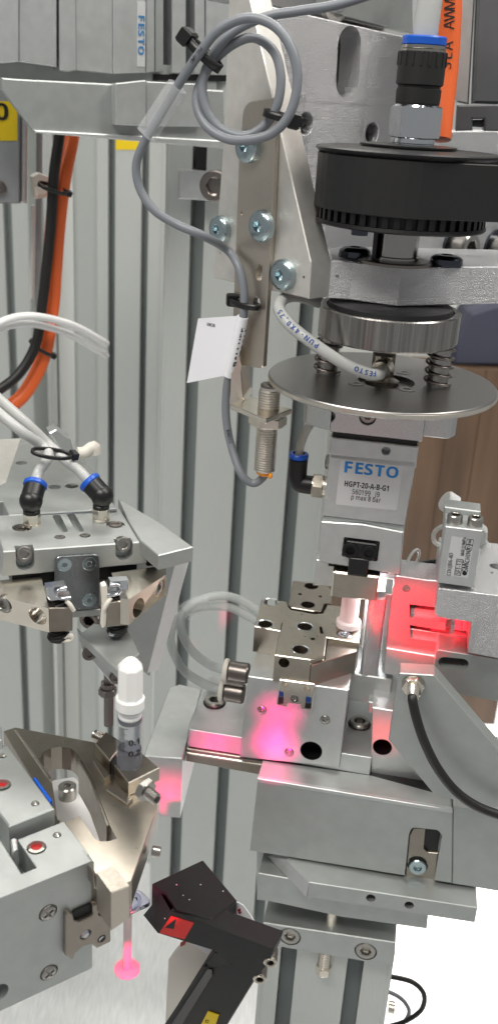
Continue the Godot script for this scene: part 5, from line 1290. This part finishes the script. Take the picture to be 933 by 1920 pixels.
	P("reflection_edge", prism([[51.2, -18.2], [58.3, -17.6], [57.9, -20.4], [44.8, -77.5], [38.6, -78.6]], -19, -12, 0.3), m.white_metal, o)  # white colour stands in for light reflected by the plate edge
	o = T("foot_bracket", "small grey bracket with dark socket screws under the left gripper", "bracket", f, Vector3(13.4, -52, 9.5))
	P("block", prism([[3.6, -46.7], [22.1, -69.6], [22.1, -77.7], [19, -76.2], [4.3, -54.5]], -11, -4, 0.4), m.alu, o)
	P("shelf", prism([[0.2, 14.2], [8.3, 5.9], [21.8, 15.4], [21.8, 36.7], [9.8, 48.1]], -40, -36, 0.4, "y"), m.alu2, o)
	for p in [Vector3(8.2, -57.6, -3.9), Vector3(21.3, -72.7, -3.9)]:
		At("cap_screw", cap_screw(3.4, 1.2), m.dark_steel, o, p, back)
	for p in [[Vector3(18.6, -51.5, 2), Vector3(-0.55, -0.1, 0.8)], [Vector3(7.9, -40.5, -4), Vector3(-0.6, -0.1, 0.8)]]:
		At("cap_screw", cap_screw(5.0, 7), m.dark_steel, o, p[0] - p[1] * 7, p[1])
	o = T("hanging_bolt", "dark hexagon bolt hanging below the small grey bracket", "bolt", f, Vector3(19.1, -91.2, -14))
	var hb: Vector3 = Vector3(19.7, -82.6, -14)
	At("hexagon", hex_nut(4.6, 4, 0), m.dark_steel, o, hb + Vector3(-0.5, -6, 0), up)
	P("shank", lathe([[0, -24], [2.4, -24], [2.4, 8], [0, 8]], 20), m.dark_steel, o).position += hb * MM
	At("collar", lathe([[0, 0], [3.4, 0], [3.4, 3], [0, 3]], 24), m.dark_steel, o, hb + Vector3(-0.4, -2, 0), up)

func syringe_arm() -> void:
	var f := frame(-43.4, 337.1, -286.6, 34.5)
	var up := Vector3.UP
	var back := Vector3.BACK
	# grey gripper housing in the corner
	var o := T("corner_gripper", "large grey gripper housing in the lower left corner", "gripper", f, Vector3(-20, -54, -20))
	var fc := P("front_cover", cut(prism(rnd([[-60, -0.5], [1, -0.5], [1, -23], [0, -23.6], [0, -54], [-60, -54]], [0, 1.6, 0.3, 0.3, 1.2, 0]), -7, 0, 0.8), [bore(Vector3(-17.7, -16.4, 0), back, 3.7, 1.0), bore(Vector3(-18, -45.8, 0), back, 3.7, 1.0), bore(Vector3(-37.9, -44.6, 0), back, 4.0, 5)]), m.alu2, o)
	P("main_body", box(-60, -54, -78, -0.6, -12, -7.2, 0.4), m.alu2, o)
	P("right_step", cut(prism(rnd([[-18.8, -24.6], [0.4, -25], [0.8, -3.5], [-18.6, -3.7]], 0.4), -12.2, -0.6, 0.5, "y"), [bore(Vector3(-14.4, -0.6, -16.9), up, 3.7, 4), bore(Vector3(-5, -0.6, -19.4), up, 1.7, 2)]), m.alu2, o)
	P("left_step", prism([[-38.1, -24.3], [-24.1, -28.8], [-24.2, -3.1], [-46.2, -1.9]], -12.2, -0.6, 0.5, "y"), m.alu2, o)
	P("upper_block", cut(prism([[-15, -87.5], [-2.2, -74.9], [-2, -28.3], [-20.8, -27.5], [-21.3, -40.8], [-31.9, -40.7]], -12, 4.5, 0.6, "y"), [bore(Vector3(-14.1, 4.5, -51.4), up, 3.7, 4), bore(Vector3(-6.7, 4.5, -69.1), up, 1.6, 2), bore(Vector3(-7.2, 4.5, -34.6), up, 1.7, 2)]), m.alu2, o)
	P("rear_pin", prism(rnd([[-6.6, -84.7], [-1.5, -83.1], [-4.8, -73.6], [-10.3, -75.1]], 1), 3, 9, 0.5, "y"), m.alu2, o)
	P("lever", prism(rnd([[-21.7, -24.2], [-19.3, -23.8], [-21.3, -18], [-23.6, -17.4]], 1), -8, 1.5, 0.5, "y"), m.alu, o)
	for p in [Vector3(-13.5, -3, -19.2), Vector3(-13, 2, -54.4)]:
		At("red_set_screw", lathe([[0, 0], [3.5, 0], [3.5, 0.9], [2.2, 0.9], [2.2, 0.4], [0, 0.4]], 28), m.screw, o, p, up)
		At("thread_paint", lathe([[0, 0.4], [2.15, 0.4], [2.15, 0.75], [0, 0.8]], 24), m.red_key, o, p, up)
	for p in [Vector3(-4.6, -1.8, -20.4), Vector3(-6.9, 3.4, -35.6), Vector3(-6.1, 3.4, -70.5)]:
		At("pin", lathe([[0, 0], [1.5, 0], [1.5, 0.5], [0.6, 0.9], [0, 0.9]], 18), m.screw, o, p, up)
	for p in [Vector3(-17.4, -17.3, -0.9), Vector3(-17.7, -46.9, -0.9)]:
		At("cross_screw", cross_screw(3.3, 0.9), m.screw, fc, p, back, 30)
	P("blue_seal", prism([[0.2, -54.4], [1.3, -54.2], [1.2, -37.6], [-0.3, -36.9]], -3, 0.5, 0.2, "y"), m.blue, o)
	var jp := P("jaw_plate", cut(prism(rnd([[-11.7, -18.7], [-10.4, -17.8], [-8.8, -19.9], [-8.4, -23], [-6.2, -24.7], [-0.7, -24.4], [-0.9, -19.6], [6.4, -20.2], [6.7, -41.9], [0.8, -42.1], [-1.5, -38.7], [-5, -37.8], [-8.1, -39.4], [-9.3, -42.5], [-12.1, -38.8]], 0.5), 0.1, 2.5, 0.4), [bore(Vector3(3.1, -24.8, 2.5), back, 1.8, 2), bore(Vector3(2.8, -38.1, 2.5), back, 1.8, 2), bore(Vector3(-3.9, -32.3, 2.5), back, 2.4, 1.2)]), m.nickel_d, o)
	P("jaw_recess", prism(rnd([[-8.4, -20], [-0.5, -19.9], [-0.1, -25.1], [-5.8, -25.8], [-7.8, -23.7]], 0.8), 0.05, 0.9, 0.1), m.black_anod, o)
	At("jaw_pin", lathe([[0, 0], [2.2, 0], [1.2, 0.8], [0, 0.9]], 24), m.chrome, jp, Vector3(-3.3, -33.7, 1.3), back)
	At("small_screw", lathe([[0, 0], [1.7, 0], [1.7, 0.6], [0.8, 0.6], [0.8, 0], [0, 0]], 22), m.chrome, jp, Vector3(3.5, -39.6, 1.2), back)
	# nickel finger arm
	o = T("nickel_finger_holder", "broad worn nickel finger arm with a large rounded opening holding the syringe", "arm", f, Vector3(5.1, -8, 2))
	var opening := [[11.6, -74.7], [15.3, -78.7], [19.4, -79.9], [23.8, -78.3], [26.7, -75.2], [27.4, -71.7], [27.3, -67.3], [25.7, -52.5], [18.7, -22.4], [17.4, -13.5], [14.2, -13.6], [11.4, -15], [10, -18.6], [10.6, -32.7], [4.2, -32.5], [2.3, -35.4], [6.2, -46.7], [9.8, -57.3]]
	P("arm_plate", cut(prism([[6.2, -102.2], [11.9, -102.3], [38, -74.1], [43.3, -60.2], [44.5, -27.3], [40.6, -21.8], [11.6, 9.7], [3, 9.5], [-1.5, -3.3], [1.7, -27.1], [3.6, -64.2]], -20, -8, 0.4, "y"), [prism(opening, -40, 10, 0, "y"), bore(Vector3(24.2, -12.4, -60.8), Vector3.LEFT, 2.0, 20)]), m.nickel, o)
	P("inner_wall", prism([[27, -66.6], [25.7, -52.5], [18.7, -22.4], [17.5, -22.4], [24.2, -51.3], [25.9, -65.9]], -26, -8.4, 0.2, "y"), m.nickel, o)
	P("worn_ridge", prism([[10, -99.1], [11.2, -99.4], [10.7, -59.2], [9.1, -58.5]], -8, -7.2, 0.2, "y"), m.nickel_p, o)
	P("arm_tip", prism([[-3.2, 3.9], [4, 3.5], [4.6, -11.7], [-3.1, -13.9]], 10, 22, 0.4), m.plate, o)
	P("tip_shoulder", prism([[-1.7, -1.5], [4.9, -12.8], [4.6, -17.9], [-1.5, -8.6]], -4, 5, 0.3), m.nickel_d, o)
	P("rear_clamp", prism([[33.2, -64.4], [41.5, -70.1], [44.4, -58.8], [33.3, -50.5]], -7.9, -1, 0.4, "y"), m.nickel, o)
	P("rear_step", prism([[29.4, -58.9], [31.6, -60.2], [31.6, -46.6], [27.9, -44.7]], -14, -5, 0.3, "y"), m.nickel, o)
	P("front_clamp", cut(prism([[33.8, -47.2], [47.5, -50], [49.2, -35.7], [33.1, -33.3]], -7.9, -1, 0.4, "y"), [bore([39.8, -1, -45], up, 5.95, 40)]), m.nickel, o)
	P("front_step", prism([[26.5, -40.5], [31, -42.6], [33.6, -30], [29.8, -28.3]], -7.9, -6.5, 0.25, "y"), m.nickel, o)
	P("rubber_pad", prism([[33.9, -52.5], [38.1, -54.3], [38.2, -50], [33.8, -47.5]], -16, -2, 0.3, "y"), m.rubber, o)
	var n: Vector3 = Vector3(16.6, 31.4, 8)
	At("lock_nut", hex_nut(4.4, 2.6, 0), m.screw, o, n, Vector3(0.25, -0.1, 1))
	At("stud", thread(2.2, 5.5, 0.9, 0.35), m.screw, o, n + Vector3(0.4, -0.2, 2), Vector3(0.25, -0.1, 1))
	At("stud_socket", lathe([[0, 0], [1.3, 0], [1.3, 0.2], [0, 0.2]], 18), m.black, o, n + Vector3(1.75, -0.74, 7.4), Vector3(0.25, -0.1, 1))
	At("stud", thread(2.4, 8, 0.9, 0.35), m.screw, o, Vector3(40.4, -4, -65.9), Vector3(-0.45, 0.15, -1))
	At("side_screw", cap_screw(2.3, 3), m.screw, o, Vector3(31, -17, -8.8), Vector3(0.8, -0.2, 0.5))
	# syringe
	o = T("syringe", "clear graduated syringe with white cap standing in the nickel arm", "syringe", f, Vector3(39.8, -60, -45))
	var c := Vector3(39.8, 0, -45)
	var yb := 2.9
	var y1 := 26.9
	var y2 := 31.4
	var y3 := 49
	var br := P("barrel", lathe([[5.0, -48], [5.15, -48], [5.15, y1 - 0.5], [4.9, y1], [4.6, y1], [4.6, -48]], 40), m.barrel, o)
	br.position += c * MM
	P("plunger_seal", lathe([[0, yb - 4], [4.5, yb - 4], [4.5, yb + 1.2], [4.2, yb + 2], [4.5, yb + 2.8], [4.5, yb + 3.6], [0, yb + 4.4]], 36), m.rubber_d, o).position += c * MM
	P("end_ring", lathe([[0, y1 - 6.4], [4.4, y1 - 6.4], [4.5, y1 - 5.2], [0, y1 - 5]], 36), m.rubber_d, o).position += c * MM
	P("inner_core", lathe([[0, yb + 4.4], [3.4, yb + 4.4], [3.4, y1 - 6.4], [0, y1 - 6.4]], 30), m.glass_core, o).position += c * MM
	P("neck", lathe([[0, y1 - 5.2], [3.6, y1 - 5.2], [4.3, y1 - 4.2], [4.3, y1 - 3], [3.7, y1 - 2.6], [4.4, y1 - 1.8], [4.4, y1 - 0.4], [4.0, y1], [4.0, y2], [0, y2]], 36, true), m.white, o).position += c * MM
	P("cap_collar", lathe([[0, y1 - 0.2], [4.6, y1 - 0.2], [5.3, y1 + 0.4], [5.35, y2 + 0.3], [5.0, y2 + 0.9], [0, y2 + 1]], 44, false), m.white, o).position += c * MM
	var cap := P("cap_body", lathe([[0, y2 + 0.5], [4.75, y2 + 0.5], [4.65, y3 - 2.6], [4.3, y3 - 1.8], [2.6, y3 + 0.6], [1.9, y3 + 1.2], [0, y3 + 1.3]], 8, false, null, Transform3D.IDENTITY, true), m.white, o)
	cap.position += c * MM
	for ch in o.get_children():
		ch.scale = Vector3(1.13, 1, 1.13)
	# scale printed on the barrel
	var toward := Vector3(-sin(deg_to_rad(34.5)), 0, cos(deg_to_rad(34.5)))
	var side := Vector3(toward.z, 0, -toward.x)
	var top := y1 - 7.0
	for k in 21:
		var y := top - 0.56 * k
		var st := new_st()
		st.set_smooth_group(1)
		var a0 := -0.78
		var a1: float = [-0.27, -0.16, 0.0][2 if k % 10 == 0 else (1 if k % 5 == 0 else 0)]
		for i in 6:
			var u := lerpf(a0, a1, i / 6.0)
			var w := lerpf(a0, a1, (i + 1) / 6.0)
			var du := side * sin(u) + toward * cos(u)
			var dw := side * sin(w) + toward * cos(w)
			quad(st, du * 5.2 + Vector3(0, y, 0), dw * 5.2 + Vector3(0, y, 0), dw * 5.2 + Vector3(0, y + 0.26, 0), du * 5.2 + Vector3(0, y + 0.26, 0))
		P("scale_mark", done(st), m.ink, br)
	for q in [["0.1", top - 5.6], ["0.2", top - 11.2]]:
		var a := 0.2
		for ch in q[0]:
			var dir := side * sin(a) + toward * cos(a)
			var tan := side * cos(a) - toward * sin(a)
			letters(ch, 2.7, dir * 5.25 + Vector3(0, q[1] - 1.0, 0), tan, Vector3.UP, m.ink, br, 1.0, true, "Droid Sans", "number")
			a += 0.30 if ch != "." else 0.26
	# flange and plunger below the arm
	var yfl: float = -80.6
	P("finger_flange", prism(rnd([[c.x - 5, c.z - 5], [c.x + 9, c.z - 6], [c.x + 10.5, c.z + 5], [c.x - 5, c.z + 5]], 3), yfl - 1, yfl + 1.2, 0.5, "y"), m.clear, o)
	P("flange_ring", lathe([[4.4, yfl + 1.4], [6.2, yfl + 1.4], [6.2, yfl + 3.2], [4.4, yfl + 3.2]], 36), m.clear, o).position += c * MM
	var yd: float = -119.9
	P("plunger_rod", lathe([[0, yd], [2.0, yd], [2.0, -30], [0, -30]], 24), m.cap, o).position += c * MM
	P("plunger_disc", lathe([[0, yd - 0.6], [5.4, yd - 0.6], [6.0, yd], [5.9, yd + 1.0], [2.4, yd + 1.6], [0, yd + 1.8]], 40), m.cap, o).position += c * MM
	# things below the opening
	var w := T("white_bracket", "bright white bracket with one stud seen through the opening of the nickel arm", "bracket", f, Vector3(37.7, -45, -89.8))
	P("plate", prism(rnd([[27.4, -99.7], [38.2, -96.6], [37.9, -67.8], [28.4, -49], [21.7, -41.5], [13.4, -65.9]], 2), -46, -42, 0.6, "y"), m.white_metal, w)
	P("stud", lathe([[0, 0], [4.2, 0], [4.2, 6], [3.4, 6.6], [1.6, 6.6], [1.6, 5], [0, 5]], 28), m.screw, w).position += (Vector3(28.9, -42, -84.4)) * MM

func sensor_fork() -> void:
	var f := frame(8, 265.1, -325.7, -24)
	var up := Vector3.UP
	var back := Vector3.BACK
	var o := T("laser_sensor_holder", "black angled sensor arm with red warning label below the syringe", "sensor", f, Vector3(7.7, -45.7, 0))
	P("arm", prism(rnd([[-32.4, -16.8], [-26.3, -0.7], [23.4, 0.8], [22, -7.3], [15.4, -22.5], [-4.5, -13.7]], [0.5, 0.3, 0.5, 0.3, 0, 0]), -11, 0, 0.4), m.black_anod, o)
	P("arm_tip", loft([Vector3(-35, -0.7, -7), Vector3(-44.4, -18.7, -8), Vector3(-32.4, -16.9, -0.1), Vector3(-26.3, -0.8, -0.1)], [Vector3(-31.3, -10.2, -11), Vector3(-39.4, -24.4, -10), Vector3(-32.9, -19.8, -3), Vector3(-26, -10.2, -3)]), m.black_anod, o)
	P("upright", prism([[-5.3, -13.9], [15.5, -22.6], [0.9, -65.1], [-31.4, -83]], -12, -0.6, 0.4), m.black_anod, o)
	P("recess", prism(rnd([[-4.1, -15.3], [2.1, -13.3], [4, -14.9], [3.4, -18.3], [-6.3, -25.3], [-7.4, -23]], 0.8), -1.2, -0.2, 0.1), m.rubber, o)
	P("fleece_strip", prism([[-6.9, -26], [-4.8, -25.6], [-4.4, -28.6], [-21.9, -76.7], [-28.1, -80.1]], -0.5, 0.6, 0.25), m.fuzz, o)
	P("rubber_edge", prism([[-8.7, -25.1], [-7.4, -25.1], [-29.6, -81.2], [-31.9, -82.5]], -0.5, 0.4, 0.1), m.rubber, o)
	var wl := P("warning_label", prism(rnd([[-25.9, -3.4], [-14.5, -2.1], [-18.9, -13.9], [-31.8, -16.3]], 0.5), 0.02, 0.14, 0), m.red, o)
	P("warning_triangle", prism([[-23.4, -3.9], [-24.3, -10.3], [-28.8, -11.5]], 0.16, 0.24, 0), m.ink, wl)
	var yl := P("yellow_label", prism([[-5.7, -51.8], [-0.1, -51.2], [-3.1, -66.8], [-11.8, -71.6]], -0.55, 0.05, 0), m.yellow, o)
	P("label_mark", cut(prism([[-6.3, -56.9], [-4.7, -56.7], [-5.2, -58.6], [-6.8, -58.8]], 0.05, 0.12, 0), [prism([[-6, -57.2], [-5.1, -57.2], [-5.4, -58.3], [-6.3, -58.4]], -1, 1, 0)]), m.ink, yl)
	for p in [[Vector3(21.7, -8.4, -2), Vector3(0.32, -0.12, 0.9)], [Vector3(17.5, -20.3, -2), Vector3(0.32, -0.12, 0.9)]]:
		At("cap_screw", cap_screw(3.0, 6.5), m.nickel_d, o, p[0] - p[1] * 5, p[1])
		At("screw_face", lathe([[1.7, 0], [2.7, 0], [2.9, -0.2], [2.9, 0.1], [1.7, 0.15]], 30), m.nickel_p, o, p[0] + p[1] * 1.5, p[1])
	for p in [Vector3(-29, -6.3, 0.1), Vector3(-21.1, -0.7, -5.5)]:
		At("dust_speck", lathe([[0, 0], [0.3, 0], [0.2, 0.2], [0, 0.2]], 8), m.white, o, p, back)
	o = T("black_sensor_box", "flat black sensor box behind the angled arm", "sensor", f, Vector3(-22.1, -2.7, -18.2))
	P("housing", prism(rnd([[-41.4, -9.5], [-27.4, -34.2], [-2.3, -18.3], [-6.8, -3.3], [-24, -0.7], [-32, -6.6]], 0.6), -12.7, 0.3, 0.4, "y"), m.black_anod, o)
	for p in [Vector3(-30.9, 0.3, -14.2), Vector3(-21.1, 0.3, -19.3), Vector3(-10.2, 0.3, -20.4), Vector3(-21.5, 0.3, -8.8), Vector3(-25.2, 0.3, -9.8)]:
		At("dust_speck", lathe([[0, 0], [0.3, 0], [0.2, 0.2], [0, 0.2]], 8), m.white, o, p, up)
	o = T("paper_tag", "pale paper tag with blue and red pen marks under the black sensor box", "tag", f, Vector3(-0.8, -10.7, -20))
	P("sheet", prism([[-12.9, -13.6], [-4, -2.6], [0.1, -2.9], [7.8, -11.5], [5.2, -20.8], [-8.4, -20.7]], -20.3, -20, 0), m.paper, o)
	for q in [[Vector3(-6.6, -11.9, -19.8), Vector3(-5.7, -9.2, -19.8), Vector3(-4, -9.4, -19.8), Vector3(-5, -12.1, -19.8), Vector3(-3.8, -12.5, -19.8), Vector3(-5.1, -14.1, -19.8)], [Vector3(-8.6, -14.7, -19.8), Vector3(-7.7, -11.7, -19.8), Vector3(-6.5, -13.8, -19.8), Vector3(-8, -15.8, -19.8)]]:
		P("blue_stroke", tube(bez(q, 5), 0.25, 6), m.ink_blue, o)
	P("red_stroke", tube(bez([Vector3(-2, -6.9, -19.8), Vector3(-1, -5.5, -19.8), Vector3(-1.4, -8.2, -19.8), Vector3(-0.4, -7.1, -19.8)], 5), 0.3, 6), m.red_key, o)
	o = T("beige_block", "beige folded card behind the upright of the black sensor", "card", f, Vector3(-27.2, -69.4, -22))
	P("card", prism([[-38.9, -59.5], [-33.1, -47.9], [-28.6, -42], [-14.9, -40.2], [-15.2, -47.8], [-32.9, -109.6], [-39.6, -113.3]], -30, -24, 0.4), m.collar, o)
	P("fold", prism([[-30.2, -41.1], [-22, -35.2], [-14, -37.8], [-17.7, -44.6]], -25, -23.2, 0.2), m.paper, o)
	P("red_pen_mark", prism([[-32, -43.8], [-28.1, -39.2], [-29.7, -44.1], [-31.9, -46.5]], -23.1, -22.9, 0), m.red_key, o)
